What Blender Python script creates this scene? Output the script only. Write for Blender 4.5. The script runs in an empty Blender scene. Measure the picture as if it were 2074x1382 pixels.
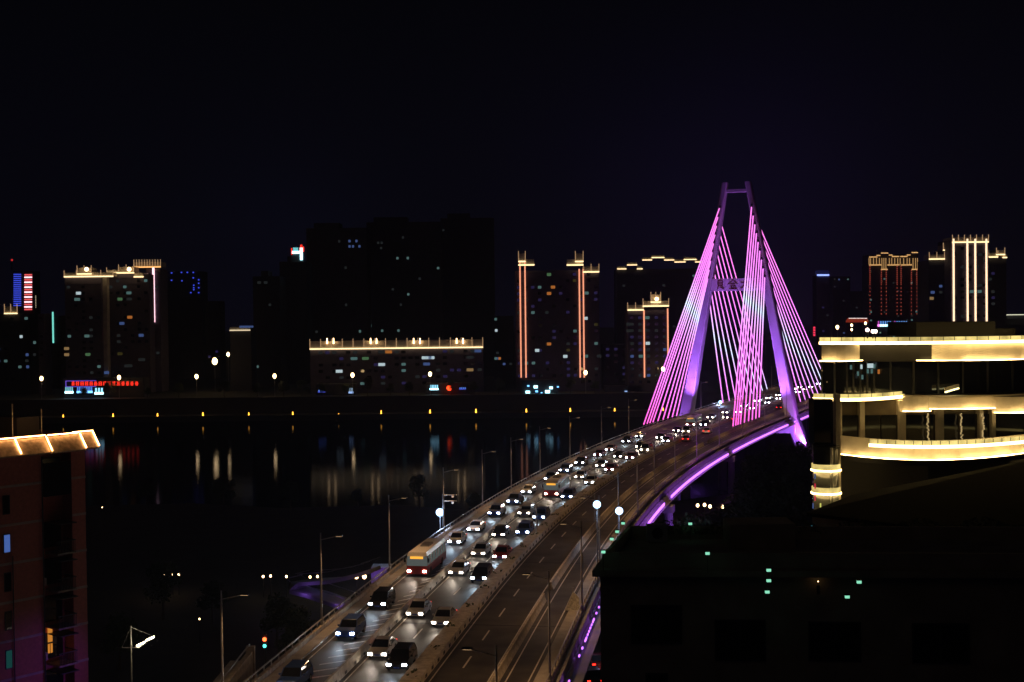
import bpy, math, random
import numpy as np
from mathutils import Vector, Matrix
R = math.radians
SC = bpy.context.scene
COL = SC.collection
random.seed(7)

# ------------------------------------------------------------------ camera
F = 2650.0; H = 45.0; PITCH = R(0.995); ROLL = 0.011
fw = Vector((0, math.cos(PITCH), -math.sin(PITCH)))
up0 = Vector((0, math.sin(PITCH), math.cos(PITCH)))
rt0 = Vector((1, 0, 0))
cup = up0 * math.cos(ROLL) + rt0 * math.sin(ROLL)
crt = rt0 * math.cos(ROLL) - up0 * math.sin(ROLL)
CP = Vector((0, 0, H))
cd = bpy.data.cameras.new('camera'); cam = bpy.data.objects.new('camera', cd); COL.objects.link(cam)
m = Matrix((crt, cup, -fw)).transposed().to_4x4(); m.translation = CP
cam.matrix_world = m
cd.sensor_width = 36; cd.lens = 36 * F / 2074.0; cd.clip_start = 0.5; cd.clip_end = 6000
SC.camera = cam

# ------------------------------------------------------------------ world: night sky with a faint city glow
W = bpy.data.worlds.new('World'); SC.world = W; W.use_nodes = True
nt = W.node_tree; nt.nodes.clear()
out = nt.nodes.new('ShaderNodeOutputWorld'); bg = nt.nodes.new('ShaderNodeBackground')
tc = nt.nodes.new('ShaderNodeTexCoord'); sep = nt.nodes.new('ShaderNodeSeparateXYZ')
nt.links.new(tc.outputs['Generated'], sep.inputs[0])
rp = nt.nodes.new('ShaderNodeValToRGB')
e = rp.color_ramp.elements
e[0].position = 0.0; e[0].color = (0.0022, 0.0020, 0.0066, 1)
e[1].position = 0.24; e[1].color = (0.0008, 0.0009, 0.0018, 1)
e2 = rp.color_ramp.elements.new(0.08); e2.color = (0.0015, 0.0015, 0.0042, 1)
nt.links.new(sep.outputs[2], rp.inputs[0])
# violet skyglow low over the lit bridge and blue one over the centre of the town
def lobe(dx, dy, dz, k, col):
    v = nt.nodes.new('ShaderNodeVectorMath'); v.operation = 'DOT_PRODUCT'
    d = Vector((dx, dy, dz)).normalized(); v.inputs[1].default_value = d
    nt.links.new(tc.outputs['Generated'], v.inputs[0])
    p = nt.nodes.new('ShaderNodeMath'); p.operation = 'POWER'; p.use_clamp = True
    nt.links.new(v.outputs['Value'], p.inputs[0]); p.inputs[1].default_value = k
    mx = nt.nodes.new('ShaderNodeVectorMath'); mx.operation = 'SCALE'
    mx.inputs[0].default_value = col; nt.links.new(p.outputs[0], mx.inputs['Scale'])
    return mx
a1 = lobe(0.17, 1, 0.05, 160, (0.0022, 0.0012, 0.0085))
a2 = lobe(-0.17, 1, 0.05, 500, (0.0009, 0.0010, 0.0035))
ad = nt.nodes.new('ShaderNodeVectorMath'); ad.operation = 'ADD'
nt.links.new(a1.outputs[0], ad.inputs[0]); nt.links.new(a2.outputs[0], ad.inputs[1])
ad2 = nt.nodes.new('ShaderNodeVectorMath'); ad2.operation = 'ADD'
nt.links.new(ad.outputs[0], ad2.inputs[0]); nt.links.new(rp.outputs[0], ad2.inputs[1])
nt.links.new(ad2.outputs[0], bg.inputs[0]); bg.inputs[1].default_value = 0.95
nt.links.new(bg.outputs[0], out.inputs[0])

# dim warm skyglow of the town behind the camera
sl = bpy.data.lights.new('sun', 'SUN'); sl.energy = 0.011; sl.angle = R(30); sl.color = (1, .72, .5)
so = bpy.data.objects.new('sun', sl); COL.objects.link(so); so.rotation_euler = (R(52), 0, R(-28))

SC.view_settings.view_transform = 'Standard'; SC.view_settings.look = 'None'
SC.view_settings.exposure = 0; SC.view_settings.gamma = 1
SC.cycles.max_bounces = 4; SC.cycles.diffuse_bounces = 2; SC.cycles.glossy_bounces = 3
SC.cycles.transmission_bounces = 3; SC.cycles.sample_clamp_indirect = 4.0
SC.cycles.use_denoising = True

# ------------------------------------------------------------------ geometry helpers
def ray(px, py): return fw + crt * ((px - 1037) / F) + cup * ((691 - py) / F)
def P(px, py, D):
    r = ray(px, py); return CP + r * (D / r.y)
def G(px, py, z):
    r = ray(px, py); return CP + r * ((z - H) / r.z)
def V(*a): return Vector(a)

class MB:
    def __init__(s): s.v = []; s.f = []; s.sm = []
    def quad(s, a, b, c, d):
        i = len(s.v); s.v += [Vector(a), Vector(b), Vector(c), Vector(d)]; s.f.append((i, i+1, i+2, i+3)); return s
    def box(s, x0, x1, y0, y1, z0, z1):
        return s.fr(V(x0, y0, z0), V(x1-x0, 0, 0), V(0, y1-y0, 0), V(0, 0, z1-z0))
    def fr(s, o, a, b, c):
        i = len(s.v)
        s.v += [o, o+a, o+a+b, o+b, o+c, o+a+c, o+a+b+c, o+b+c]
        for q in ((0,3,2,1),(4,5,6,7),(0,1,5,4),(1,2,6,5),(2,3,7,6),(3,0,4,7)): s.f.append(tuple(i+k for k in q))
        return s
    def hexa(s, bot, top):
        i = len(s.v); n = len(bot); s.v += [Vector(p) for p in bot] + [Vector(p) for p in top]
        s.f.append(tuple(i+k for k in range(n))[::-1]); s.f.append(tuple(i+n+k for k in range(n)))
        for k in range(n): s.f.append((i+k, i+(k+1) % n, i+n+(k+1) % n, i+n+k))
        return s
    def prism(s, poly, z0, z1): return s.hexa([V(x, y, z0) for x, y in poly], [V(x, y, z1) for x, y in poly])
    def tube(s, p0, p1, r0, r1=None, n=8, cap=True):
        p0 = Vector(p0); p1 = Vector(p1); r1 = r0 if r1 is None else r1
        d = (p1 - p0).normalized(); a = d.orthogonal().normalized(); b = d.cross(a)
        i = len(s.v)
        for p, r in ((p0, r0), (p1, r1)):
            for k in range(n):
                t = 2*math.pi*k/n; s.v.append(p + a*math.cos(t)*r + b*math.sin(t)*r)
        for k in range(n): s.f.append((i+k, i+(k+1) % n, i+n+(k+1) % n, i+n+k))
        if cap: s.f.append(tuple(i+k for k in range(n))[::-1]); s.f.append(tuple(i+n+k for k in range(n)))
        return s
    def ball(s, c, r, sz=1.0, n=8, m_=6):
        c = Vector(c); i = len(s.v)
        for a in range(m_+1):
            th = math.pi*a/m_
            for b in range(n):
                ph = 2*math.pi*b/n
                s.v.append(c + V(r*math.sin(th)*math.cos(ph), r*math.sin(th)*math.sin(ph), r*sz*math.cos(th)))
        for a in range(m_):
            for b in range(n): s.f.append((i+a*n+b, i+(a+1)*n+b, i+(a+1)*n+(b+1) % n, i+a*n+(b+1) % n))
        return s
    def sweep(s, rings, closed=True):
        i = len(s.v); n = len(rings[0])
        for r in rings: s.v += [Vector(p) for p in r]
        for k in range(len(rings)-1):
            for j in range(n if closed else n-1):
                a = i+k*n+j; b = i+k*n+(j+1) % n; s.f.append((a, b, b+n, a+n))
        if closed:
            s.f.append(tuple(i+j for j in range(n))[::-1]); l = i+(len(rings)-1)*n; s.f.append(tuple(l+j for j in range(n)))
        return s
    def build(s, name, mat, parent=None, org=None, smooth=False, **kw):
        o0 = Vector(org) if org is not None else (root_loc(parent) if parent else V(0, 0, 0))
        me = bpy.data.meshes.new(name)
        me.from_pydata([tuple(p - o0) for p in s.v], [], s.f); me.update()
        me.materials.append(mat)
        if smooth: me.polygons.foreach_set('use_smooth', [True]*len(me.polygons))
        o = bpy.data.objects.new(name, me); COL.objects.link(o)
        if parent: o.parent = parent
        elif org is not None: o.location = o0
        tag(o, **kw)
        return o
def each(mb, name, mat, parent, cap=100):
    par = list(range(len(mb.v)))
    def fd(a):
        while par[a] != a: par[a] = par[par[a]]; a = par[a]
        return a
    for f in mb.f:
        for k in f[1:]: par[fd(k)] = fd(f[0])
    gr = {}
    for f in mb.f: gr.setdefault(fd(f[0]), []).append(f)
    for fs in list(gr.values())[:cap]:
        ids = sorted({k for f in fs for k in f}); mp = {k: i for i, k in enumerate(ids)}
        q = MB(); q.v = [mb.v[k] for k in ids]; q.f = [tuple(mp[k] for k in f) for f in fs]; q.build(name, mat, parent)
def root_loc(o):
    while o.parent: o = o.parent
    return Vector(o.location)
def tag(o, label=None, cat=None, group=None, kind=None):
    if label: o['label'] = label
    if cat: o['category'] = cat
    if group: o['group'] = group
    if kind: o['kind'] = kind
    return o
def thing(name, loc, label, cat, group=None, rz=0):
    o = bpy.data.objects.new(name, None); COL.objects.link(o); o.empty_display_size = .2
    o.location = loc; o.rotation_euler = (0, 0, rz); return tag(o, label, cat, group)
def copy_tree(o, parent=None):
    c = o.copy(); COL.objects.link(c); c.parent = parent
    for ch in list(o.children): copy_tree(ch, c)
    return c
def light(name, typ, loc, parent, energy, color, aim=None, size=.2, spot=None, blend=.5):
    l = bpy.data.lights.new(name, typ); l.energy = energy; l.color = color
    if typ in ('POINT', 'SPOT'): l.shadow_soft_size = size
    if typ == 'SPOT': l.spot_size = spot; l.spot_blend = blend
    o = bpy.data.objects.new(name, l); COL.objects.link(o)
    loc = Vector(loc)
    if parent:
        o.parent = parent; o.location = loc - root_loc(parent)
    else: o.location = loc
    if aim is not None: o.rotation_euler = (Vector(aim) - loc).to_track_quat('-Z', 'Y').to_euler()
    return o
ORD = ['nearest','second','third','fourth','fifth','sixth','seventh','eighth','ninth','tenth','eleventh','twelfth',
       'thirteenth','fourteenth','fifteenth','sixteenth','seventeenth','eighteenth','nineteenth','twentieth',
       'twenty-first','twenty-second','twenty-third','twenty-fourth','twenty-fifth','twenty-sixth']
def nth(i, a='nearest'): return a if i == 0 else ORD[i]

# ------------------------------------------------------------------ materials
MC = {}
def M(name, col, rough=.7, metal=0, var=.18, scale=1.5, bump=0.0, spec=.5):
    if name in MC: return MC[name]
    mt = bpy.data.materials.new(name); mt.use_nodes = True; n = mt.node_tree; b = n.nodes['Principled BSDF']
    b.inputs['Roughness'].default_value = rough; b.inputs['Metallic'].default_value = metal
    b.inputs['Specular IOR Level'].default_value = spec
    t = n.nodes.new('ShaderNodeTexCoord'); no = n.nodes.new('ShaderNodeTexNoise')
    no.inputs['Scale'].default_value = scale; no.inputs['Detail'].default_value = 6
    n.links.new(t.outputs['Object'], no.inputs[0])
    cr = n.nodes.new('ShaderNodeValToRGB')
    cr.color_ramp.elements[0].position = .3; cr.color_ramp.elements[1].position = .7
    cr.color_ramp.elements[0].color = tuple(c*(1-var) for c in col)+(1,)
    cr.color_ramp.elements[1].color = tuple(min(1, c*(1+var)) for c in col)+(1,)
    n.links.new(no.outputs[0], cr.inputs[0]); n.links.new(cr.outputs[0], b.inputs['Base Color'])
    if bump:
        bp = n.nodes.new('ShaderNodeBump'); bp.inputs['Strength'].default_value = bump
        n.links.new(no.outputs[0], bp.inputs['Height']); n.links.new(bp.outputs[0], b.inputs['Normal'])
    MC[name] = mt; return mt
def E(name, col, strength, sample=True):
    if name in MC: return MC[name]
    mt = bpy.data.materials.new(name); mt.use_nodes = True; n = mt.node_tree; n.nodes.clear()
    o = n.nodes.new('ShaderNodeOutputMaterial'); em = n.nodes.new('ShaderNodeEmission')
    em.inputs[0].default_value = tuple(col)+(1,); em.inputs[1].default_value = strength
    n.links.new(em.outputs[0], o.inputs[0])
    mt.cycles.emission_sampling = 'AUTO' if sample else 'NONE'
    MC[name] = mt; return mt
concrete = M('concrete', (.36, .34, .32), .8, scale=.8, bump=.1)
barrier_m = M('barrier_concrete', (.42, .38, .32), .75, scale=2, var=.3)
pylon_m = M('pylon_concrete', (.55, .54, .55), .7, scale=.15, var=.1)
steel = M('galvanised_steel', (.42, .42, .41), .45, .6)
steel_dark = M('dark_metal', (.06, .06, .065), .5, .5)
paint_w = M('road_paint', (.62, .6, .55), .6, var=.35, scale=6)
ground_m = M('ground_earth', (.05, .052, .045), .9, scale=.2)
wall_dark = M('embankment_stone', (.04, .038, .036), .85, scale=.6)
trunk_m = M('bark', (.08, .06, .045), .9, scale=6)
leaf_m = M('leaves', (.05, .075, .03), .7, scale=1.2, var=.4)
glass_dark = M('dark_glass', (.012, .014, .018), .08, spec=.7)
rubber = M('tyre_rubber', (.02, .02, .02), .8)
facade_grey = M('facade_render_grey', (.115, .10, .15), .8, scale=.3)
facade_dark = M('facade_render_dark', (.045, .045, .055), .85, scale=.3)
tile_m = M('facade_tile_pink', (.55, .20, .17), .7, scale=4, var=.12)
WARM = (1.0, .72, .32)
led_gold = E('gold_led', (1.0, .70, .30), 6)
led_gold_far = E('gold_led_far', (1.0, .72, .36), 2.2)
led_gold_soft = E('gold_glow_panel', (1.0, .66, .30), .30, False)
led_orange = E('orange_led', (1.0, .36, .20), 1.25, False)
led_white = E('warm_white_led', (1.0, .68, .42), 1.9, False)
led_pinkwhite = E('pink_white_led', (1.0, .55, .62), 2.6, False)
led_cyan = E('cyan_led', (.25, 1.0, .85), .9, False)
led_purple = E('purple_led', (.50, .13, 1.0), 3.4)
led_red = E('red_led', (1.0, .03, .015), 1.6, False)
led_red_pt = E('red_point_led', (1.0, .16, .10), .55, False)
led_blue = E('blue_led', (.06, .10, 1.0), .9, False)
led_violet = E('violet_led', (.25, .12, 1.0), .8, False)
neon_blue = E('blue_neon', (.16, .50, 1.0), 2.6)
neon_cyan = E('cyan_neon', (.45, .90, 1.0), 4.0)
neon_pink = E('pink_neon', (1.0, .20, .85), 2.4)
lamp_warm = E('sodium_lamp', (1.0, .66, .28), 10)
lamp_amber = E('amber_lamp', (1.0, .42, .04), 4.5)
lamp_blue = E('cold_flood_lamp', (.42, .66, 1.0), 4.5)
lamp_small = E('small_warm_lamp', (1.0, .62, .28), 9)

# ------------------------------------------------------------------ water and ground
wt = bpy.data.materials.new('river_water'); wt.use_nodes = True; n = wt.node_tree; b = n.nodes['Principled BSDF']
n.nodes.remove(b)
t = n.nodes.new('ShaderNodeTexCoord'); mp_ = n.nodes.new('ShaderNodeMapping'); mp_.inputs['Scale'].default_value = (.55, 1.0, 1)
no = n.nodes.new('ShaderNodeTexNoise'); no.inputs['Scale'].default_value = .6; no.inputs['Detail'].default_value = 5; no.inputs['Roughness'].default_value = .6
bp = n.nodes.new('ShaderNodeBump'); bp.inputs['Strength'].default_value = .2; bp.inputs['Distance'].default_value = .10
gl = n.nodes.new('ShaderNodeBsdfGlossy'); gl.inputs['Color'].default_value = (.15, .16, .20, 1); gl.inputs['Roughness'].default_value = .04
df = n.nodes.new('ShaderNodeBsdfDiffuse'); df.inputs['Color'].default_value = (.003, .005, .006, 1)
fr_ = n.nodes.new('ShaderNodeFresnel'); fr_.inputs['IOR'].default_value = 1.28; mx_ = n.nodes.new('ShaderNodeMixShader')
n.links.new(t.outputs['Object'], mp_.inputs[0]); n.links.new(mp_.outputs[0], no.inputs[0]); n.links.new(no.outputs[0], bp.inputs['Height'])
n.links.new(bp.outputs[0], gl.inputs['Normal']); n.links.new(fr_.outputs[0], mx_.inputs[0]); n.links.new(df.outputs[0], mx_.inputs[1]); n.links.new(gl.outputs[0], mx_.inputs[2])
n.links.new(mx_.outputs[0], n.nodes['Material Output'].inputs[0])
MB().quad((-2500, -100, 0), (2500, -100, 0), (2500, 640, 0), (-2500, 640, 0)).build('river', wt, label='calm dark river below the bridge, reflecting lamps and signs', cat='water', kind='structure')
MB().prism([(-400, -60), (400, -60), (400, 330), (96, 322), (72, 318), (52, 296), (31, 280), (12, 262), (-4, 270), (-26, 282), (-50, 279), (-71, 288), (-102, 284), (-140, 292), (-400, 290)], -1, 5).build(
    'near_bank', ground_m, label='dark near river bank under the bridge approach', cat='ground', kind='structure')
MB().prism([(-3000, 600), (3000, 600), (3000, 4500), (-3000, 4500)], -2, 10).build('far_bank', ground_m, label='dark far bank carrying the riverside town', cat='ground', kind='structure')
MB().box(-900, 900, 588, 599.9, -2, 2.6).build('promenade', wall_dark, label='low stone riverside promenade along the far bank', cat='path', kind='structure')
MB().prism([(185, 700), (900, 640), (1500, 900), (1500, 1600), (300, 1600)], 10.01, 24).build('hillside', ground_m, label='dark raised ground under the right hand towers', cat='hill', kind='structure')

# ------------------------------------------------------------------ bridge
LE = [(-26.2,80),(-21.9,112),(-19.5,130),(-15.6,158),(-9.3,192),(-4.3,212),(1,238),(7.5,264),(15.8,297),(31.6,345),(56.5,413),(85,489),(107,546),(128,600)]
RE = [(-2,80),(2.8,111.4),(5.8,129.7),(10,151),(18,198),(29,244),(53,318),(81,389),(103,444),(127,505),(150,565),(163,600)]
yl = [p[1] for p in LE]; pl = np.polyfit(yl, [p[0] for p in LE], 5)
yr_ = [p[1] for p in RE]; pr = np.polyfit(yr_, [p[0] for p in RE], 5)
def left_pt(y): return V(float(np.polyval(pl, y)), y, 0)
def right_on(p, nrm):
    lo, hi = 5.0, 60.0
    f = lambda t: (p + nrm*t).x - float(np.polyval(pr, (p + nrm*t).y))
    for _ in range(50):
        mid = (lo+hi)/2
        if f(mid) < 0: lo = mid
        else: hi = mid
    return p + nrm*lo
ST = []   # stations: (left, right, tangent)
for y in np.arange(66, 640, 4.0):
    p = left_pt(y); q = left_pt(y+1); t_ = (q-p).normalized(); nr = V(t_.y, -t_.x, 0)
    ST.append((p, right_on(p, nr), t_))
def frac(y, f, z=0.0, dx=0.0):
    """point on the deck: y = depth of the left edge station, f = 0 left .. 1 right, dx metres to the right"""
    k = max(0, min(len(ST)-1.001, (y-66)/4.0)); i = int(k); a = k-i
    l = ST[i][0].lerp(ST[i+1][0], a); r = ST[i][1].lerp(ST[i+1][1], a); n_ = (r-l).normalized()
    p = l.lerp(r, f) + n_*dx; p.z = z; return p
def tang(y):
    k = max(0, min(len(ST)-1.001, (y-66)/4.0)); i = int(k); return ST[i][2]
DZ = 14.0
bridge = thing('cable_stayed_bridge', V(70.4, 407.5, 0), 'long curving cable-stayed road bridge with glowing pink stays across the river', 'bridge')
def dsweep(prof, y0, y1, step=4.0):
    """prof: list of (f, dx, z)"""
    rings = []; y = y0
    while True:
        rings.append([frac(y, f, z, dx) for f, dx, z in prof])
        if y >= y1: break
        y = min(y1, y+step)
    return MB().sweep(rings)
asphalt = M('asphalt', (.055, .050, .044), .68, scale=.35, var=.5, spec=.4)
dsweep([(0, -.6, DZ-.02), (0, -.6, DZ-.9), (0, 3.2, DZ-2.4), (1, -3.2, DZ-2.4), (1, .6, DZ-.9), (1, .6, DZ-.02)], 66, 634).build('deck_girder', concrete, bridge)
dsweep([(0, 0, DZ-.018), (0, 0, DZ), (1, 0, DZ), (1, 0, DZ-.018)], 66, 634).build('roadway', asphalt, bridge)
F1, FM, F2 = .26, .53, .81
# footways with kerb
dsweep([(0, .3, DZ+.002), (0, .3, DZ+.16), (0, 1.5, DZ+.16), (0, 1.5, DZ+.002)], 66, 634).build('footway', concrete, bridge)
dsweep([(1, -1.5, DZ+.002), (1, -1.5, DZ+.16), (1, -.3, DZ+.16), (1, -.3, DZ+.002)], 66, 634).build('footway', concrete, bridge)
for f, s in ((0, 1), (1, -1)):
    dsweep([(f, -.2*s, DZ-.1), (f, -.2*s, DZ+.55), (f, .2*s, DZ+.55), (f, .2*s, DZ-.1)], 66, 634).build('parapet', barrier_m, bridge)
    mb = dsweep([(f, -.06, DZ+1.05), (f, -.06, DZ+1.15), (f, .06, DZ+1.15), (f, .06, DZ+1.05)], 66, 634)
    y = 67
    while y < 634:
        p = frac(y, f, DZ+.5); mb.box(p.x-.05, p.x+.05, p.y-.05, p.y+.05, DZ+.5, DZ+1.08); y += 2.0 if y < 300 else 6.0
    mb.build('railing', steel, bridge)
# jersey barriers dividing the carriageways
def barrier(f, y0, y1, h=.85, w=.3, name='lane_barrier'):
    return dsweep([(f, -w, DZ+.003), (f, -w*.45, DZ+h*.45), (f, -w*.3, DZ+h), (f, w*.3, DZ+h), (f, w*.45, DZ+h*.45), (f, w, DZ+.003)], y0, y1)
barrier(F1, 66, 300).build('lane_barrier', barrier_m, bridge)
b2 = barrier(F2, 66, 146); b2.build('lane_barrier', barrier_m, bridge)
barrier(F2, 152, 320).build('lane_barrier', barrier_m, bridge)
barrier(F2, 326, 560).build('lane_barrier', barrier_m, bridge)
md = dsweep([(FM, -.85, DZ+.003), (FM, -.8, DZ+.7), (FM, .8, DZ+.7), (FM, .85, DZ+.003)], 66, 600)
md.build('median_planter', barrier_m, bridge)
nb = MB(); y = 70
while y < 330:     # dark drain openings along the foot of the median
    p = frac(y, FM, DZ+.16, .86); t_ = tang(y); nrm = V(t_.y, -t_.x, 0)
    nb.fr(p - t_*.35, t_*.7, nrm*.03, V(0, 0, .3)); y += 2.6
each(nb, 'drain_opening', rubber, bridge, 80)
nb = MB(); y = 70
while y < 300:
    for sgn in (1,):
        p = frac(y, F1, DZ+.1, .31); t_ = tang(y); nrm = V(t_.y, -t_.x, 0)
        nb.fr(p - t_*.3, t_*.6, nrm*.03, V(0, 0, .25))
    y += 3.2
each(nb, 'drain_opening', rubber, bridge, 80)
# low planting in the median
hb = MB(); y = 68
while y < 420:
    for k in range(7):
        p = frac(y+random.uniform(-1, 1), FM, DZ+.72+random.uniform(0, .15), random.uniform(-.5, .5))
        a = V(random.uniform(-1, 1), random.uniform(-1, 1), random.uniform(-.3, 1)).normalized()*.28; c = a.orthogonal().normalized()*.2
        hb.quad(p-a*.5-c*.5, p+a*.5-c*.5, p+a*.5+c*.5, p-a*.5+c*.5)
    y += 9
hb.build('median_planting', leaf_m, bridge)
# lane markings (4 mm above the road)
def dash(f, y0, y1, on, off, w=.08):
    mb = MB(); y = y0
    while y < y1:
        a = frac(y, f, DZ+.004, -w); b_ = frac(y, f, DZ+.004, w); c = frac(y+on, f, DZ+.004, w); d = frac(y+on, f, DZ+.004, -w)
        mb.quad(a, b_, c, d); y += on+off
    return mb
each(dash(.395, 68, 560, 4, 6), 'lane_marking', paint_w, bridge)
each(dash(.665, 68, 560, 4, 6), 'lane_marking', paint_w, bridge)
for f, dx in ((.0, 2.0), (F1, -.75), (F1, .75), (FM, -1.3), (FM, 1.3), (F2, -.7), (F2, .8), (1, -2.0)):
    dsweep([(f, dx-.06, DZ+.001), (f, dx-.06, DZ+.004), (f, dx+.06, DZ+.004), (f, dx+.06, DZ+.001)], 66, 560).build('edge_line', paint_w, bridge)
hz = MB(); y = 84
while y < 168:      # hatched chevrons beside the first barrier
    w0 = 3.2*max(.15, 1-(y-84)/95)
    a = frac(y, F1, DZ+.008, -.9-w0); b_ = frac(y+1.6, F1, DZ+.008, -.9); c = frac(y+2.0, F1, DZ+.008, -.9); d = frac(y+.4, F1, DZ+.008, -.9-w0)
    hz.quad(a, b_, c, d); y += 2.4
each(hz, 'hatched_marking', paint_w, bridge)
for yy in (100, 134, 168, 202, 240, 282, 326, 372, 430, 490):
    ej = MB().sweep([[frac(yy, f, DZ+.002), frac(yy+.35, f, DZ+.002), frac(yy+.35, f, DZ+.0035), frac(yy, f, DZ+.0035)] for f in (.02, .25, .5, .75, .98)])
    ej.build('expansion_joint', rubber, bridge)
# piers
pm = M('pier_concrete', (.45, .44, .45), .75, scale=.3)
for yy in (86, 118, 150, 186, 222, 258, 300, 345, 470, 520, 570):
    a = frac(yy, .2); b_ = frac(yy, .8); mb = MB()
    for p in (a, b_): mb.tube(V(p.x, p.y, -1), V(p.x, p.y, DZ-3.4), 1.1, n=14)
    e0 = frac(yy, .06); e1 = frac(yy, .94); d_ = (e1-e0); t_ = tang(yy)
    mb.fr(V(e0.x, e0.y, DZ-3.6)-t_*1.1, d_, t_*2.2, V(0, 0, 1.25))
    mb.build('pier', pm, bridge)
# projecting joint brackets carrying the fascia over the riverside pier
for yy in (236, 318):
    p = frac(yy, 1, 0, -.5); t_ = tang(yy); nrm = V(t_.y, -t_.x, 0)
    MB().fr(V(p.x, p.y, DZ-3.4)-t_*1.4, t_*2.8, nrm*3.2, V(0, 0, 1.2)).tube(p+nrm*2.2+V(0, 0, -.5), p+nrm*2.2+V(0, 0, DZ-3.4), .8, n=12).build('outrigger_pier', pm, bridge)
# purple LED line on the river-side fascia, in lengths
def ledline(y0, y1, z, dx, h=.16, mat=None, step=3.0):
    return dsweep([(1, dx, z), (1, dx, z+h), (1, dx+.12, z+h), (1, dx+.12, z)], y0, y1, step).build('fascia_light', mat or led_purple, bridge)
for a, b_ in ((176, 189), (192, 232), (241, 262), (262.6, 315), (321, 398)): ledline(a, b_, DZ-1.6, 1.5, .42)
for a, b_ in ((408, 440), (441, 470)): ledline(a, b_, DZ-1.6, 1.5, .42)
y = 92.0
k = 0
while y < 174:
    L_ = .5 if k % 5 else 1.6
    if not (118 < y < 124) : ledline(y, y+L_, DZ-.75, 1.1, .14)
    y += L_ + (2.4 if (k//5) % 3 else .9); k += 1
dsweep([(1, .6, DZ-2.3), (1, .6, DZ-.95), (1, .75, DZ-.95), (1, .75, DZ-2.3)], 66, 634).build('fascia_panel', pm, bridge)
ledge = dsweep([(1, .75, DZ-2.0), (1, .75, DZ-1.85), (1, 1.9, DZ-1.85), (1, 1.9, DZ-2.0)], 66, 634); ledge.build('service_ledge', pm, bridge)
fin = MB(); y = 170
while y < 480:
    p = frac(y, 1, 0, .75); t_ = tang(y); nrm = V(t_.y, -t_.x, 0)
    fin.fr(V(p.x, p.y, DZ-1.8), t_*.12, nrm*.6, V(0, 0, 1.0)); y += 3.3
each(fin, 'fascia_fin', pm, bridge)

# pylon
AX = V(.37, .93, 0).normalized(); UX = V(AX.y, -AX.x, 0); PC = V(70.4, 407.5, 0)
def pu(u, s, z): return PC + UX*u + AX*s + V(0, 0, z)
def ul(z): return 16.5-(z-14)*.178
pyl = MB()
for sg in (-1, 1):
    rings = []
    for z in (1, 14, 35, 57, 75, 86.5):
        tt = (z-1)/85.5; hu = 2.0-1.1*tt; hs = 2.8-1.5*tt; u = sg*(ul(z) if z > 2 else 21.0); c = .35
        rings.append([pu(u+a, b_, z) for a, b_ in ((-hu, -hs+c), (-hu+c, -hs), (hu-c, -hs), (hu, -hs+c), (hu, hs-c), (hu-c, hs), (-hu+c, hs), (-hu, hs-c))])
    mb = MB().sweep(rings)
    lg = mb.build('pylon_leg', pylon_m, bridge)
    an = MB()
    for z in list(np.linspace(57, 79, 9)):
        hs = 2.8-1.5*(z-1)/85.5; p = pu(sg*ul(z), -hs, z); an.fr(p - UX*.3 - V(0, 0, .35), UX*.6, -AX*.35, V(0, 0, .7))
    each(an, 'cable_anchor', steel_dark, lg)
MB().fr(pu(-ul(54.5)+.8, -1.2, 52.8), UX*(2*ul(54.5)-1.6), AX*2.4, V(0, 0, 3.8)).build('crossbeam', pylon_m, bridge)
MB().fr(pu(-ul(85)+.8, -1.0, 83.4), UX*(2*ul(85)-1.2), AX*1.6, V(0, 0, .9)).build('top_crossbeam', pylon_m, bridge)
MB().fr(pu(-18, -3.5, 9.0), UX*36, AX*7, V(0, 0, 2.4)).build('lower_crossbeam', pylon_m, bridge)
for sg in (-1, 1):
    MB().fr(pu(sg*21-4, -5, -1.5), UX*8, AX*10, V(0, 0, 4.0)).build('pylon_footing', pm, bridge)
# the name on the crossbeam: four characters, the last two are legible
txt_m = M('name_lettering', (.10, .010, .02), .5)
def glyph_mesh(body, size, parent, org, right, upv, nrm, mat, name='character', depth=.08):
    cu = bpy.data.curves.new('t', 'FONT'); cu.body = body; cu.size = size; cu.extrude = depth; cu.align_x = 'CENTER'
    to = bpy.data.objects.new('t', cu); COL.objects.link(to); bpy.context.view_layer.update()
    me = bpy.data.meshes.new_from_object(to.evaluated_get(bpy.context.evaluated_depsgraph_get()))
    bpy.data.objects.remove(to); bpy.data.curves.remove(cu)
    r0 = root_loc(parent); 
    for v in me.vertices: v.co = Vector(org) + right*v.co.x + upv*v.co.y + nrm*v.co.z - r0
    me.materials.clear(); me.materials.append(mat)
    o = bpy.data.objects.new(name, me); COL.objects.link(o); o.parent = parent; return o
def strokes(segs, cx, org, right, upv, nrm, mat, parent, w=.28):
    mb = MB()
    for x0, y0, x1, y1 in segs:
        a = org + right*(cx+x0) + upv*y0; b_ = org + right*(cx+x1) + upv*y1; d = (b_-a); s = d.cross(nrm).normalized()*w*.5
        mb.fr(a - s, d, s*2, nrm*.12)
    return mb.build('character', mat, parent)
UP = V(0, 0, 1); bo = pu(0, -1.2, 53.2) ; nn = -AX
strokes([(-.7,2.9,.7,2.9),(-.7,2.9,-.7,1.4),(.7,2.9,.7,1.4),(-.7,2.1,.7,2.1),(-.7,1.4,.7,1.4),(-.5,1.4,-.9,.2),(-.2,.9,1.1,.2),(.3,1.4,1.2,.3)], -5.2, bo, UX, UP, nn, txt_m, bridge)
strokes([(0,3.0,-1.5,1.6),(0,3.0,1.5,1.6),(-.8,1.8,.8,1.8),(0,1.8,0,.2),(-1.0,1.1,1.0,1.1),(-.7,.9,-.4,.5),(.7,.9,.4,.5),(-1.3,.2,1.3,.2)], -1.2, bo, UX, UP, nn, txt_m, bridge)
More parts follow.
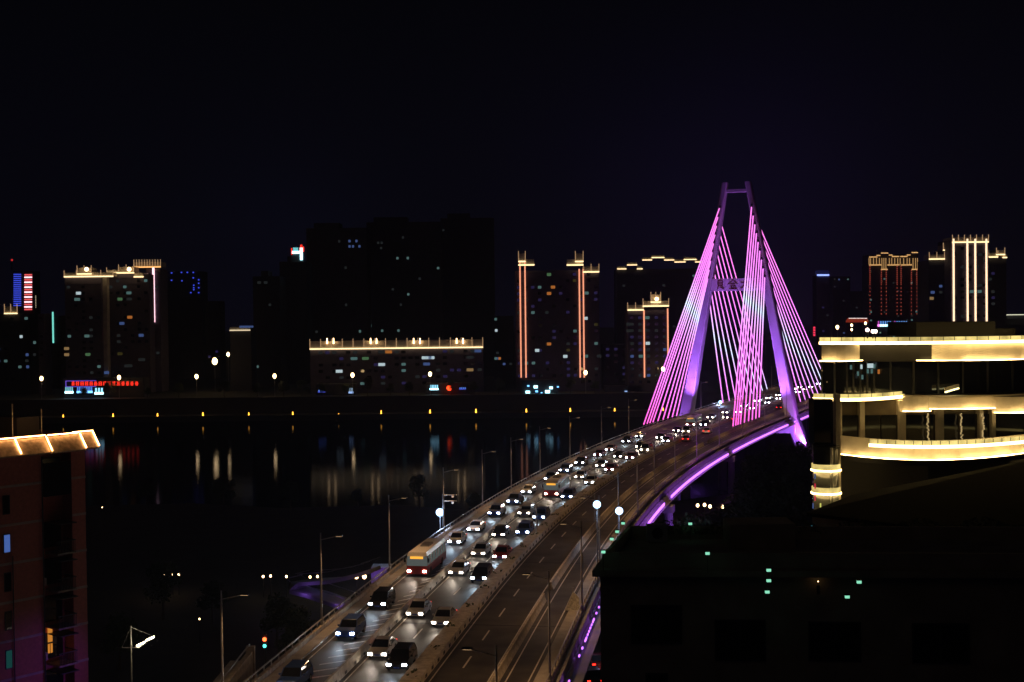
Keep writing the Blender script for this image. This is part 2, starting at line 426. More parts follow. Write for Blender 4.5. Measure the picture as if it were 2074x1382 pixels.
glyph_mesh('大', 3.2, bridge, bo+UX*2.6+UP*.45+nn*.05, UX, UP, nn, txt_m)
glyph_mesh('桥', 3.2, bridge, bo+UX*6.2+UP*.45+nn*.05, UX, UP, nn, txt_m)

# stay cables: dark sheath carrying a LED tube whose colour runs from pink to cold white and back
def cable_mat():
    mt = bpy.data.materials.new('stay_led'); mt.use_nodes = True; n = mt.node_tree; n.nodes.clear()
    o = n.nodes.new('ShaderNodeOutputMaterial'); em = n.nodes.new('ShaderNodeEmission')
    g = n.nodes.new('ShaderNodeNewGeometry'); s = n.nodes.new('ShaderNodeSeparateXYZ'); n.links.new(g.outputs['Position'], s.inputs[0])
    # height plus a slow shift along the bridge: a travelling colour wave
    a = n.nodes.new('ShaderNodeMath'); a.operation = 'MULTIPLY'; n.links.new(s.outputs[1], a.inputs[0]); a.inputs[1].default_value = .25
    ad = n.nodes.new('ShaderNodeMath'); ad.operation = 'ADD'; n.links.new(s.outputs[2], ad.inputs[0]); n.links.new(a.outputs[0], ad.inputs[1])
    mr = n.nodes.new('ShaderNodeMapRange'); mr.inputs[1].default_value = 15+90; mr.inputs[2].default_value = 85+90; n.links.new(ad.outputs[0], mr.inputs[0])
    cr = n.nodes.new('ShaderNodeValToRGB'); el = cr.color_ramp.elements
    el[0].position = 0; el[0].color = (1, .12, .62, 1); el[1].position = 1; el[1].color = (1, .20, .80, 1)
    for p, c in ((.18, (.98, .20, .92, 1)), (.40, (.92, .26, 1, 1)), (.52, (.80, .45, 1, 1)), (.56, (.66, .78, 1, 1)), (.60, (.80, .50, 1, 1)), (.70, (.95, .25, 1, 1))):
        q = el.new(p); q.color = c
    n.links.new(mr.outputs[0], cr.inputs[0]); n.links.new(cr.outputs[0], em.inputs[0]); em.inputs[1].default_value = 1.7
    n.links.new(em.outputs[0], o.inputs[0]); return mt
stay_led = cable_mat()
sheath = M('stay_sheath', (.35, .33, .36), .5)
frs = [0, .095, .175, .263, .41, .568, .715, .86, 1]
for sg in (-1, 1):
    for i in range(9):
        z1 = 79-i*2.75; s0 = -65.5+frs[i]*35.5
        hs = 2.8-1.5*(z1-1)/85.5
        a = pu(sg*12.2, s0, 15.2); b_ = pu(sg*ul(z1), -hs-.3, z1); d = (b_-a)
        c = MB().tube(a, b_, .10, n=8).build('stay_cable', sheath, bridge)
        off = V(0, -.16, .12)
        MB().tube(a+d*.012+off, b_-d*.012+off, .17, n=6).build('light_tube', stay_led, c)
        z1 = 52+i*2.85; s0 = 33+i*10; hs = 2.8-1.5*(z1-1)/85.5
        a = pu(sg*12.2, s0, 15.2); b_ = pu(sg*ul(z1), hs+.3, z1); d = (b_-a)
        c = MB().tube(a, b_, .10, n=8).build('stay_cable', sheath, bridge)
        MB().tube(a+d*.012+off, b_-d*.012+off, .17, n=6).build('light_tube', stay_led, c)
# purple floodlights washing the pylon legs
PUR = (.40, .12, 1.0); MAG = (.75, .12, 1.0)
def flood(loc, aim, energy, color, label, spot=R(50)):
    t_ = thing('floodlight', loc, label, 'floodlight', 'purple floodlights on the bridge pylon')
    d = (Vector(aim)-Vector(loc)).normalized()
    MB().tube(Vector(loc), Vector(loc)+d*.35, .16, .24, n=10).build('housing', steel_dark, t_)
    MB().tube(Vector(loc)+d*.352, Vector(loc)+d*.36, .2, n=10).build('lens', E('purple_lens', (.45, .15, 1), 3), t_)
    l = light('beam', 'SPOT', Vector(loc)+d*.45, t_, energy, color, aim, .3, spot, .6); l.location = Vector(loc)+d*.45 - Vector(loc)
for sg, nm in ((-1, 'left'), (1, 'right')):
    flood(pu(sg*9.5, -14, 14.8), pu(sg*13.0, -2, 32), 62000, PUR, 'purple floodlight at deck level before the %s pylon leg' % nm, R(70))
    flood(pu(sg*10.0, -9, 14.8), pu(sg*8.2, -1.5, 52), 30000, PUR, 'purple floodlight aimed at the upper part of the %s pylon leg' % nm, R(24))
    flood(pu(sg*24, -13, 6), pu(sg*17, -2, 12), 14000, PUR, 'purple floodlight on the water side of the %s pylon foot' % nm, R(60))
flood(pu(21.5, -3.5, 4.5), pu(16.2, 0, 22), 34000, MAG, 'magenta floodlight at the outer foot of the right pylon leg', R(60))
flood(pu(0, -16, 14.9), pu(0, -1, 56), 26000, PUR, 'purple floodlight in the median aimed at the lettered crossbeam', R(26))
# violet wash on approach piers
for yy in (186, 222):
    p = frac(yy, .8, 0, 0); q = p+UX*5+V(0, -3, 5.2)
    flood(q, V(p.x, p.y, 10), 900, PUR, 'small violet floodlight at the foot of the %s approach pier' % ('nearer' if yy == 186 else 'farther'), R(80))
p = frac(236, 1, 0, 3)
flood(V(p.x+5, p.y-6, 5.6), V(p.x, p.y, 10), 1400, PUR, 'small violet floodlight below the bracketed river pier', R(80))

# ------------------------------------------------------------------ bridge street lamps (cut-off heads that shine down)
def make_lamp(h, arm, side, lit, e=1250):
    t_ = thing('street_lamp', V(0, 0, 0), 'x', 'street lamp')
    MB().tube(V(0, 0, 0), V(0, 0, .35), .2, .16, n=10).build('base', steel, t_)
    MB().tube(V(0, 0, .35), V(0, 0, h), .11, .065, n=10).build('pole', steel, t_)
    MB().tube(V(0, 0, h-.7), V(side*arm, 0, h-.25), .045, .04, n=8).build('arm', steel, t_)
    hd = MB().fr(V(side*arm-.35, -.14, h-.32), V(.7, 0, 0), V(0, .28, 0), V(0, 0, .12)).build('lamp_head', steel_dark, t_)
    MB().fr(V(side*arm-.3, -.11, h-.335), V(.6, 0, 0), V(0, .22, 0), V(0, 0, .012)).build('lens', E('street_lens', (1, .62, .3), 2, False), hd)
    l = light('beam', 'SPOT', V(side*arm, 0, h-.4), t_, e, (1, .53, .22), V(side*(arm+2.6), 0, 0), .15, R(150), .7)
    return t_
lampL = make_lamp(9.2, 1.9, 1, True); lampR = make_lamp(9.2, 1.9, -1, True)
used = set()
def place(proto, loc, rz, label, group, scale=None):
    if id(proto) in used: o = copy_tree(proto)
    else: used.add(id(proto)); o = proto
    o.location = loc; o.rotation_euler = (0, 0, rz); o['label'] = label; o['group'] = group
    if scale: o.scale = (scale,)*3
    return o
def hd_of(y): t_ = tang(y); return -math.atan2(t_.x, t_.y)
for i, y in enumerate((76.5, 103, 130.5, 158, 187, 212, 233, 256, 282, 312, 340, 368, 396, 428, 458, 488, 520, 552)):
    place(lampL, frac(y, 0, DZ+.55, 0), hd_of(y), 'slim grey street lamp on the left parapet of the bridge, %s of that row' % nth(i), 'street lamps along the left parapet')
for i, y in enumerate((88, 113, 140, 160, 184, 209, 231, 257, 284, 312, 342, 372, 404, 436, 470, 505, 540)):
    place(lampR, frac(y, 1, DZ+.55, 0), hd_of(y), 'slim grey street lamp on the right parapet of the bridge, %s of that row' % nth(i), 'street lamps along the right parapet')

# cold blue-white floodlights
def cold(px, py, D, zb, label, e, h=None, r=.55):
    p = P(px, py, D); t_ = thing('flood_lamp', V(p.x, p.y, zb), label, 'flood lamp', 'cold white lamps on the bridge')
    MB().tube(V(p.x, p.y, zb), V(p.x, p.y, p.z-.1), .07, .05, n=8).build('pole', steel, t_)
    MB().box(p.x-.35, p.x+.35, p.y+.05, p.y+.25, p.z-.3, p.z+.3).build('housing', steel_dark, t_)
    MB().ball(p+V(0, -.05, 0), r).build('lamp_globe', lamp_blue, t_, smooth=True)  # globe enlarged to the bright core of the lamp's glare
    light('glow', 'POINT', p+V(0, -.9, 0), t_, e, (.45, .62, 1), None, .3)
cold(891, 1038, 190, DZ, 'glaring blue-white flood lamp on a short post at the left parapet', 900, r=.58)
cold(1209, 1022, 150, DZ, 'glaring blue-white flood lamp, left one of the pair above the right carriageway', 400, r=.45)
cold(1254, 1035, 176, DZ, 'glaring blue-white flood lamp, right one of the pair near the dark rooftop', 500, r=.52)
cold(1459, 815, 452, DZ, 'small glaring white flood lamp between the rear stays', 1200, r=.6)

# camera gantries
def gantry(base, ztop, armlen, sgn, label, two=False):
    t_ = thing('camera_gantry', base, label, 'gantry')
    MB().tube(base, V(base.x, base.y, ztop), .11, .09).build('post', steel, t_)
    for k in range(2 if two else 1):
        z = ztop-.1-.9*k
        MB().tube(V(base.x, base.y, z), V(base.x+sgn*armlen, base.y, z), .07).build('arm', barrier_m, t_)
        MB().box(base.x+sgn*armlen*.7-.15, base.x+sgn*armlen*.7+.15, base.y-.35, base.y+.1, z-.35, z-.1).build('camera', paint_w, t_)
b_ = frac(187, FM, DZ+.7); gantry(b_, 18.6, 3.2, -1, 'traffic camera gantry with a pale arm over the main lanes')
b_ = frac(190, 0, DZ+.5, -.8); gantry(b_, 19.5, 2.0, 1, 'traffic camera gantry with two short arms on the left parapet', True)
b_ = frac(196, F2, DZ+.8); gantry(b_, 19.0, 1.8, -1, 'small camera gantry standing on the right lane barrier')

# ------------------------------------------------------------------ vehicles
def lens(name, col, s): return E(name, col, s)
head_m = E('headlamp', (.80, .90, 1.0), 60); head_w = E('headlamp_warm', (1, .85, .68), 45); tail_m = E('tail_lamp', (1, .02, .01), 6)
def car_proto(kind, paint, hmat, hcol):
    t_ = thing('parked_car' if kind == 'x' else 'car', V(0, 0, 0), 'x', 'car')
    # side profiles (y forward = -y: the car points to -y)
    if kind == 'sedan':
        L, Wd = 4.6, 1.8
        low = [(-2.3,.32),(-2.3,.62),(-2.15,.78),(-1.2,.92),(1.45,.95),(2.2,.9),(2.3,.7),(2.3,.32)]
        cab = [(-1.15,.92),(-.35,1.42),(.85,1.45),(1.6,.95)]
    elif kind == 'suv':
        L, Wd = 4.7, 1.9
        low = [(-2.35,.38),(-2.35,.8),(-2.2,.98),(-1.25,1.08),(2.2,1.12),(2.35,.9),(2.35,.38)]
        cab = [(-1.2,1.08),(-.6,1.68),(1.75,1.72),(2.2,1.12)]
    else:
        L, Wd = 5.2, 2.0
        low = [(-2.6,.4),(-2.6,.95),(-2.35,1.15),(-2.1,1.25),(2.55,1.25),(2.6,.4)]
        cab = [(-2.05,1.25),(-1.45,2.1),(2.35,2.15),(2.5,1.25)]
    def prof(pts, w, inset):
        mb = MB(); n_ = len(pts); i = len(mb.v); zmax = max(p[1] for p in pts); zmin = min(p[1] for p in pts)
        rows = []
        for x in (-1, -.86, .86, 1):
            row = []
            for (yy, z) in pts:
                k = (z-zmin)/(zmax-zmin+1e-6); ww = w*(1-inset*k)
                sh = .03 if abs(x) == 1 else 0
                row.append(V(x*ww, yy*(1-sh), z-(.03 if abs(x) == 1 and k > .8 else 0)))
            rows.append(row)
        mb.sweep(rows); return mb
    body = prof(low, Wd/2, .05).build('body', paint, t_)
    prof(cab, Wd/2-.06, .16).build('windows', glass_dark, t_)
    zt = cab[1][1]; mb = MB()
    y0, y1 = cab[1][0]+.05, cab[2][0]-.03
    mb.hexa([V(-Wd/2+.24, y0, zt-.02), V(Wd/2-.24, y0, zt-.02), V(Wd/2-.24, y1, cab[2][1]-.02), V(-Wd/2+.24, y1, cab[2][1]-.02)],
            [V(-Wd/2+.3, y0+.08, zt+.045), V(Wd/2-.3, y0+.08, zt+.045), V(Wd/2-.3, y1-.06, cab[2][1]+.045), V(-Wd/2+.3, y1-.06, cab[2][1]+.045)])
    for sx in (-1, 1):
        for a, b_ in ((cab[0], cab[1]), (cab[2], cab[3])):
            mb.tube(V(sx*(Wd/2-.075), a[0] if a is cab[0] else a[0], a[1]) if a is cab[0] else V(sx*(Wd/2-.2), a[0], a[1]),
                    V(sx*(Wd/2-.2), b_[0], b_[1]) if a is cab[0] else V(sx*(Wd/2-.075), b_[0], b_[1]), .045, n=6)
    mb.build('roof', paint, t_)
    for sx in (-1, 1):
        for yy in (-L*.31, L*.30):
            wh = MB().tube(V(sx*(Wd/2-.22), yy, .33), V(sx*(Wd/2+.01), yy, .33), .33, n=14).build('wheel', rubber, t_)
            MB().tube(V(sx*(Wd/2-.1), yy, .33), V(sx*(Wd/2+.025), yy, .33), .19, n=10).build('rim', steel, wh)
        zf = low[1][1]-.04; yf = low[0][0]
        MB().box(sx*(Wd/2-.25)-.19, sx*(Wd/2-.25)+.19, yf-.035, yf+.1, zf-.12, zf+.06).build('headlight', hmat, t_)
        yb = max(p[0] for p in low); zb_ = .78 if kind != 'van' else .95
        MB().box(sx*(Wd/2-.22)-.16, sx*(Wd/2-.22)+.16, yb-.08, yb+.03, zb_-.1, zb_+.08).build('tail_light', tail_m, t_)
        MB().box(sx*(Wd/2+.1)-.1, sx*(Wd/2+.1)+.1, cab[0][0]+.35, cab[0][0]+.5, cab[0][1]+.02, cab[0][1]+.16).build('mirror', paint, t_)
    MB().box(-.26, .26, low[0][0]-.02, low[0][0]+.02, .42, .54).build('number_plate', M('plate', (.03, .08, .4), .5), t_)
    yf = low[0][0]
    light('beam', 'SPOT', V(0, yf-.12, .72), t_, 950, hcol, V(0, yf-14, 0), .2, R(36), .9)
    return t_
def bus_proto():
    t_ = thing('bus', V(0, 0, 0), 'x', 'bus'); L = 5.4
    MB().hexa([V(-1.25, -L, .35), V(1.25, -L, .35), V(1.25, L, .35), V(-1.25, L, .35)], [V(-1.25, -L-.05, 1.35), V(1.25, -L-.05, 1.35), V(1.25, L, 1.35), V(-1.25, L, 1.35)]).build('lower_body', paints['dark red'], t_)
    MB().hexa([V(-1.24, -L-.04, 1.352), V(1.24, -L-.04, 1.352), V(1.24, L-.02, 1.352), V(-1.24, L-.02, 1.352)], [V(-1.18, -L+.12, 2.5), V(1.18, -L+.12, 2.5), V(1.18, L-.1, 2.5), V(-1.18, L-.1, 2.5)]).build('windows', E('bus_interior', (.75, .85, .8), .10, False), t_)
    pl_ = MB()
    for k in range(8): 
        for sx in (-1, 1): pl_.box(sx*1.22-.05, sx*1.22+.05, -L+.4+k*1.4, -L+.5+k*1.4, 1.36, 2.5)
    each(pl_, 'window_pillar', paints['dark red'], t_)
    MB().hexa([V(-1.22, -L+.08, 2.502), V(1.22, -L+.08, 2.502), V(1.22, L-.06, 2.502), V(-1.22, L-.06, 2.502)], [V(-1.05, -L+.3, 2.95), V(1.05, -L+.3, 2.95), V(1.05, L-.25, 2.95), V(-1.05, L-.25, 2.95)]).build('roof', paints['white'], t_)
    MB().box(-.55, .55, -1.2, 1.2, 2.96, 3.15).build('roof_unit', paints['grey'], t_)
    MB().box(-.8, .8, -L-.08, -L-.052, 2.3-.1, 2.5).build('route_display', E('route_amber', (1, .45, .05), 1.2, False), t_)
    for sx in (-1, 1):
        for yy in (-3.4, 3.0): MB().tube(V(sx*.98, yy, .48), V(sx*1.27, yy, .48), .48, n=16).build('wheel', rubber, t_)
        MB().box(sx*.95-.2, sx*.95+.2, -L-.09, -L-.02, .6, .82).build('headlight', head_w, t_)
        MB().box(sx*1.0-.14, sx*1.0+.14, L-.02, L+.03, .8, 1.1).build('tail_light', tail_m, t_)
        MB().box(sx*1.45-.1, sx*1.45+.1, -L-.1, -L+.05, 1.8, 2.3).build('mirror', rubber, t_)
    light('beam', 'SPOT', V(0, -L-.2, .8), t_, 1250, (1, .84, .68), V(0, -L-15, 0), .2, R(36), .9)
    return t_
paints = {'white': M('paint_white', (.75, .75, .73), .3, var=.03), 'silver': M('paint_silver', (.42, .43, .45), .3, .4, var=.03),
          'black': M('paint_black', (.02, .02, .022), .22, var=.03), 'dark red': M('paint_red', (.25, .02, .02), .3, var=.03),
          'blue': M('paint_blue', (.03, .07, .25), .3, var=.03), 'grey': M('paint_grey', (.16, .16, .17), .3, .3, var=.03)}
CB = (.62, .82, 1.0); CW = (1, .84, .68)
protos = []
for kd, pn, hm, hc in (('sedan', 'white', head_m, CB), ('suv', 'black', head_m, CB), ('sedan', 'silver', head_w, CW), ('van', 'white', head_w, CW),
                       ('sedan', 'dark red', head_m, CB), ('suv', 'grey', head_w, CW), ('suv', 'blue', head_m, CB), ('sedan', 'black', head_w, CW)):
    protos.append((kd, pn, car_proto(kd, paints[pn], hm, hc)))
bus_ = bus_proto()
rc = random.Random(3)
lanes = [('slow lane beside the left parapet', .14, 84, 345, 13.5, 'oncoming cars in the left slow lane'),
         ('left main lane', .33, 80, 560, 17.0, 'oncoming cars in the left main lane'),
         ('main lane next to the median', .455, 88, 590, 18.0, 'oncoming cars in the lane beside the median')]
for ln, f, y0, y1, gap, grp in lanes:
    y = y0; i = 0
    while y < y1 and i < 26:
        if f == .14:
            kd, pn, pr_ = protos[rc.choice([0, 1, 4, 6])]
        elif f == .33:
            kd, pn, pr_ = protos[rc.choice([2, 3, 5, 7, 2])]
        else:
            kd, pn, pr_ = protos[rc.randrange(8)]
        loc = frac(y, f, DZ+.006, rc.uniform(-.3, .3))
        if (f == .14 and i == 5) or (f == .33 and i in (8, 15)):
            y += 4; place(bus_, frac(y, f, DZ+.006), hd_of(y), 'dark red bus with white roof, %s in the %s' % (nth(i), ln), grp)
            y += gap+5; i += 1; continue
        place(pr_, loc, hd_of(y)+rc.uniform(-.01, .01), '%s %s with headlights on, %s in the %s' % (pn, kd, nth(i), ln), grp)
        y += gap*rc.uniform(.75, 1.3)*(1.0 if y < 300 else 1.25); i += 1
# a few cars going away on the far right carriageway
for i, (y, f) in enumerate(((330, .60), (352, .62), (392, .6), (440, .72), (488, .6))):
    kd, pn, pr_ = protos[(2, 0, 5, 7, 4)[i]]
    place(pr_, frac(y, f, DZ+.006), hd_of(y)+math.pi, '%s %s driving away with red tail lights, %s on the right carriageway' % (pn, kd, nth(i)), 'departing cars on the right carriageway')
# street cars under the bridge approach, right
for i, (px, py) in enumerate(((1182, 1348), (1207, 1349), (1198, 1382))):
    kd, pn, pr_ = protos[(7, 4, 1)[i]]
    g = G(px, py, 5.02)
    place(pr_, V(g.x, g.y, 5.01), math.pi+R(8), '%s %s in the side street below the bridge, %s' % (pn, kd, ('left of two', 'right of two', 'nearest one')[i]), 'cars in the side street below')
for kd, pn, pr_ in protos:
    if id(pr_) not in used:
        for c_ in list(pr_.children_recursive): bpy.data.objects.remove(c_)
        bpy.data.objects.remove(pr_)

# ------------------------------------------------------------------ towers of the far bank
WIN = {}
def window(parent, x, y, z, w, h, mat, lab=None):
    key = (round(w, 2), round(h, 2), mat.name)
    if key not in WIN:
        mb = MB().box(-w/2, w/2, -.09, 0, -h/2, h/2)
        me = bpy.data.meshes.new('window'); me.from_pydata([tuple(v) for v in mb.v], [], mb.f); me.materials.append(mat); WIN[key] = me
    o = bpy.data.objects.new('window', WIN[key]); COL.objects.link(o); o.parent = parent; o.location = V(x, y, z)-root_loc(parent); return o
wl = {'c': E('win_cyan', (.42, .85, .80), 0.150, False), 'b': E('win_blue', (.22, .38, 1), 0.190, False), 'w': E('win_warm', (1, .62, .25), 0.231, False),
      'W': E('win_white', (.75, .95, 1), 0.612, False), 'd': E('win_dim', (.35, .42, .42), 0.034, False), 'o': E('win_orange', (1, .32, .06), 0.374, False),
      'g': E('win_green', (.35, .8, .35), 0.150, False), 'v': E('win_violet', (.25, .18, .75), 0.061, False), 'y': E('win_yellow', (.75, .6, .15), 0.041, False), 'r': E('win_red', (.9, .10, .06), 0.034, False)}
def tower(label, x0, x1, yt, D, dep=16, base=10, mat=None, name='apartment_tower', bands=True):
    """rectangular tower whose front spans pixel columns x0..x1 at distance D"""
    a = P(x0, yt, D); b_ = P(x1, yt, D); zt = (a.z+b_.z)/2
    t_ = thing(name, V((a.x+b_.x)/2, D+dep/2, base), label, 'building')
    mb = MB().box(a.x, b_.x, D, D+dep, base, zt)
    w_ = mb.build('wall', mat or facade_grey, t_)
    if bands:
        mb = MB(); z = base+3
        while z < zt-1: mb.box(a.x-.25, b_.x+.25, D-.3, D-.003, z-.14, z+.14); z += 3
        mb.build('floor_ledges', mat or facade_grey, t_)
    t_['_'] = 0; del t_['_']
    return dict(t=t_, x0=a.x, x1=b_.x, D=D, zt=zt, base=base, dep=dep)
def wins(T, n, keys, seed, w=1.6, h=1.3, x0=None, x1=None, zmin=None, zmax=None, cw=3.2, dark=0):
    r = random.Random(seed); x0 = T['x0'] if x0 is None else x0; x1 = T['x1'] if x1 is None else x1
    nc = max(1, int((x1-x0)/cw)); zmin = zmin or T['base']+4.6; zmax = zmax or T['zt']-2
    cells = [(c, f) for f in range(int((zmax-T['base'])/3)+1) for c in range(nc) if zmin <= T['base']+3*f+1.6 <= zmax]
    r.shuffle(cells)
    for k, (c, f) in enumerate(cells[:min(n+dark, 97)]):
        x = x0+(c+.5)*(x1-x0)/nc; z = T['base']+3*f+1.6
        window(T['t'], x, T['D']-.004, z, w, h, wl[r.choice(keys)] if k < n else glass_dark)
def lit_at(T, pts, w=2.0, h=1.4):
    for px, py, k in pts:
        p = P(px, py, T['D']); z = T['base']+3*round((p.z-T['base']-1.6)/3)+1.6
        window(T['t'], p.x, T['D']-.008, z, w, h, wl[k])
def cap(T, x0, x1, yt, yb, mat=led_gold_far, dep=6, out=.8, glow=True, name='roof_crown', post=0):
    """lit cornice: a parapet box with a LED line along its lower edge"""
    a = P(x0, yt, T['D']); b_ = P(x1, yb, T['D']); h = a.z-b_.z
    c = MB().box(a.x, b_.x, T['D']-out+.25, T['D']+dep, b_.z+.1, a.z).build(name, crown_m, T['t'])
    MB().box(a.x-.1, b_.x+.1, T['D']-out-.2, T['D']-out+.24, b_.z-.3, b_.z+.28).build('led_line', mat, c)
    if post:
        mb = MB()
        for k in range(post+1):
            x = a.x+(b_.x-a.x)*k/post; mb.box(x-.12, x+.12, T['D']-out-.1, T['D']-out+.1, b_.z+.3, a.z+1.2)
        each(mb, 'led_post', E('dim_gold', (1, .6, .3), .5, False), c)
    return c
crown_m = M('crown_render', (.62, .56, .48), .7, scale=.5)
def vstrip(T, px, y0, y1, mat, w=.5, px1=None):
    a = P(px, y0, T['D']); b_ = P(px1 if px1 else px, y1, T['D']); x = a.x
    MB().box(x-w/2, x+w/2, T['D']-.62, T['D']-.01 if False else T['D']-.32, b_.z, a.z).build('vertical_light_strip', mat, T['t'])

# central twin tower with orange strips
T = tower('central apartment tower with two pairs of orange light lines', 1043, 1213, 548, 622, 22)
vstrip(T, 1053, 530, 765, led_orange, .62); vstrip(T, 1063, 530, 765, led_orange, .62)
vstrip(T, 1173, 545, 765, led_orange, .62); vstrip(T, 1181, 545, 765, led_orange, .62)
wins(T, 40, 'vvvvvddyycv', 1, dark=38, zmax=66)
lit_at(T, [(1112,560,'g'),(1120,582,'o'),(1112,595,'o'),(1112,702,'o'),(1088,716,'W'),(1145,728,'W'),(1186,647,'W'),(1188,597,'c'),(1187,727,'c'),(1213,716,'d')])
cap(T, 1050, 1082, 526, 537); cap(T, 1148, 1181, 526, 537)
cap(T, 1050, 1064, 514, 530, dep=5, out=1.2, post=1); cap(T, 1165, 1181, 514, 530, dep=5, out=1.2, post=1); cap(T, 1181, 1213, 540, 551, post=2)
# lower tower right of it
T = tower('lower apartment tower with orange light lines and a gold lantern crown', 1271, 1354, 628, 612, 18)
vstrip(T, 1304, 628, 765, led_orange, .62); vstrip(T, 1352, 625, 720, led_orange, .62)
cap(T, 1271, 1303, 618, 628, post=2); cap(T, 1302, 1354, 610, 620, post=3); cap(T, 1318, 1338, 597, 612, dep=5, post=2)
lp = P(1329, 606, 611); MB().ball(lp+V(0, -2.2, 0), .9).build('roof_lamp', lamp_small, T['t'])
wins(T, 26, 'vvvddvb', 2, dark=30); lit_at(T, [(1311,648,'c'),(1310,673,'d'),(1312,700,'W'),(1312,713,'d'),(1298,727,'c'),(1273,660,'d'),(1273,676,'d')])
# low block beside it
T = tower('low unlit building between the two orange-lined towers', 1222, 1272, 698, 630, 15, mat=facade_dark); wins(T, 5, 'vvd', 4, dark=10)
# far row with gold dashes
T = tower('distant wide tower with stepped gold roof lines behind the bridge stays', 1248, 1420, 545, 860, 20, mat=facade_dark)
for a in ((1250,1268,540,545),(1270,1290,532,537),(1290,1301,540,545),(1301,1320,522,527),(1320,1345,517,522),(1345,1365,522,527),(1366,1388,526,531),(1385,1410,521,526),(1408,1420,526,531)): cap(T, *a, dep=8)
wins(T, 10, 'dddc', 5)
# long low block with gold roof line
T = tower('long low apartment block with a continuous gold roof line above the river', 628, 978, 703, 625, 14)
cap(T, 628, 978, 692, 703.5, dep=14, post=16)
c = MB()
for px in (663, 676, 751, 763, 838, 851, 925, 938):
    p = P(px, 692, 624); c.tube(V(p.x, 623.2, p.z-1), V(p.x, 623.2, p.z+1.6), .35, .2)
each(c, 'roof_finial', lamp_small, T['t'])
wins(T, 24, 'dddvvdc', 6, dark=50, w=2.0)
lit_at(T, [(773,713,'d'),(787,711,'o'),(740,724,'g'),(773,738,'W'),(687,752,'W'),(861,722,'W'),(867,722,'b'),(873,723,'W'),(952,722,'d'),(952,748,'w'),(968,710,'b'),(864,737,'b'),(717,724,'c')], w=3.2)
# dark high-rise cluster left of centre
for (x0, x1, yt, D, lb, sd, n_) in ((512, 566, 560, 700, 'unlit high-rise, leftmost and lowest of the dark cluster', 11, 1), (566, 620, 530, 720, 'unlit high-rise under the rooftop sign of the dark cluster', 12, 0),
        (620, 742, 462, 740, 'broad unlit high-rise with a few blue windows near its top', 13, 4), (742, 892, 450, 760, 'broadest unlit high-rise with scattered white windows', 14, 5), (892, 1000, 442, 790, 'unlit high-rise at the right end of the dark cluster', 15, 2)):
    T = tower(lb, x0, x1, yt, D, 20, mat=facade_dark)
    MB().box(T['x0']+4, T['x0']+(T['x1']-T['x0'])*.55, D+2, D+14, T['zt'], T['zt']+3).build('roof_house', facade_dark, T['t'])
    if n_: wins(T, n_, 'ccdd', sd, w=1.4)
    if sd == 11: lit_at(T, [(525,573,'d'),(538,573,'d'),(520,745,'c')])
    if sd == 12: 
        s = thing('rooftop_sign', P(600, 528, 715), 'glowing red, white and cyan rooftop sign on the dark high-rise', 'sign')
        def sb(a0, a1, b0, b1, mat, nm, o=0): 
            p = P(a0, b0, 715); q = P(a1, b1, 715); MB().box(p.x, q.x, 714.2-o, 715-o, q.z, p.z).build(nm, mat, s)
        sb(592, 607, 509, 514, neon_cyan, 'lit_bar'); sb(594, 604, 502, 508.5, E('sign_teal', (.2, .75, .8), .9, False), 'lit_panel'); sb(590, 592, 503, 516, led_red, 'red_edge'); sb(608, 613, 511, 527, neon_cyan, 'lit_stem')
        sb(607.5, 613.5, 502, 510.6, E('sign_hot', (1, .5, .5), 3, False), 'lit_head'); sb(608.5, 612.5, 496, 501.6, led_red, 'red_tip'); sb(614, 616, 500, 510, led_red, 'red_edge')
        MB().box(P(590, 530, 716).x, P(616, 530, 716).x, 715.3, 716, P(600, 531, 716).z, P(600, 505, 716).z).build('sign_frame', steel_dark, s)
    if sd == 13: lit_at(T, [(708,492,'b'),(715,498,'b'),(722,492,'b'),(728,498,'b'),(708,503,'b'),(687,487,'d'),(700,540,'d'),(701,620,'d'),(729,668,'c')], w=1.2)
    if sd == 14: lit_at(T, [(766,489,'d'),(773,489,'d'),(772,504,'d'),(816,480,'d'),(805,527,'c'),(826,526,'c'),(827,601,'c'),(774,667,'c'),(807,667,'c'),(850,560,'d'),(812,617,'d')], w=1.3)
# tower at the left with stepped gold crowns
T = tower('twin apartment tower at the left with bright stepped gold crowns and scattered windows', 131, 205, 562, 640, 18)
cap(T, 131, 230, 553, 560, dep=14, post=4); cap(T, 157, 186, 543, 555, dep=8, post=2)
lp = P(178, 546, 638); MB().ball(lp+V(0, -2, 0), 1.0).build('roof_lamp', lamp_small, T['t'])
wins(T, 8, 'ddc', 21, dark=30); lit_at(T, [(159,592,'W'),(157,608,'c'),(176,675,'c'),(178,716,'g'),(135,712,'w'),(135,716,'w'),(216,753,'b')], w=2.4)
p0 = P(205, 562, 642); p1 = P(216, 562, 642)
MB().box(p0.x, p1.x, 642, 656, 10, p0.z).build('stair_shaft', crown_m, T['t'])
T = tower('apartment tower at the left whose gold crown carries a bright lantern', 217, 302, 556, 646, 18)
cap(T, 241, 272, 541, 553, dep=8, post=2); cap(T, 272, 291, 553, 561, dep=8); cap(T, 217, 241, 547, 553, dep=8, post=1)
lp = P(264, 546, 644); MB().ball(lp+V(0, -2, 0), 1.0).build('roof_lamp', lamp_small, T['t'])
wins(T, 10, 'dddc', 22, dark=30); lit_at(T, [(243,608,'g'),(262,608,'d'),(263,648,'o'),(261,594,'c'),(247,660,'b'),(286,675,'b'),(243,714,'y'),(263,739,'d'),(289,727,'d')], w=2.4)
T = tower('slender tower at the left with one tall pink-white light line', 296, 324, 545, 655, 14)
vstrip(T, 311, 542, 653, led_pinkwhite, 1.0); cap(T, 272, 326, 531, 541, E('amber_led_far', (1, .5, .16), 1.6), dep=10, post=10)
wins(T, 3, 'd', 23)
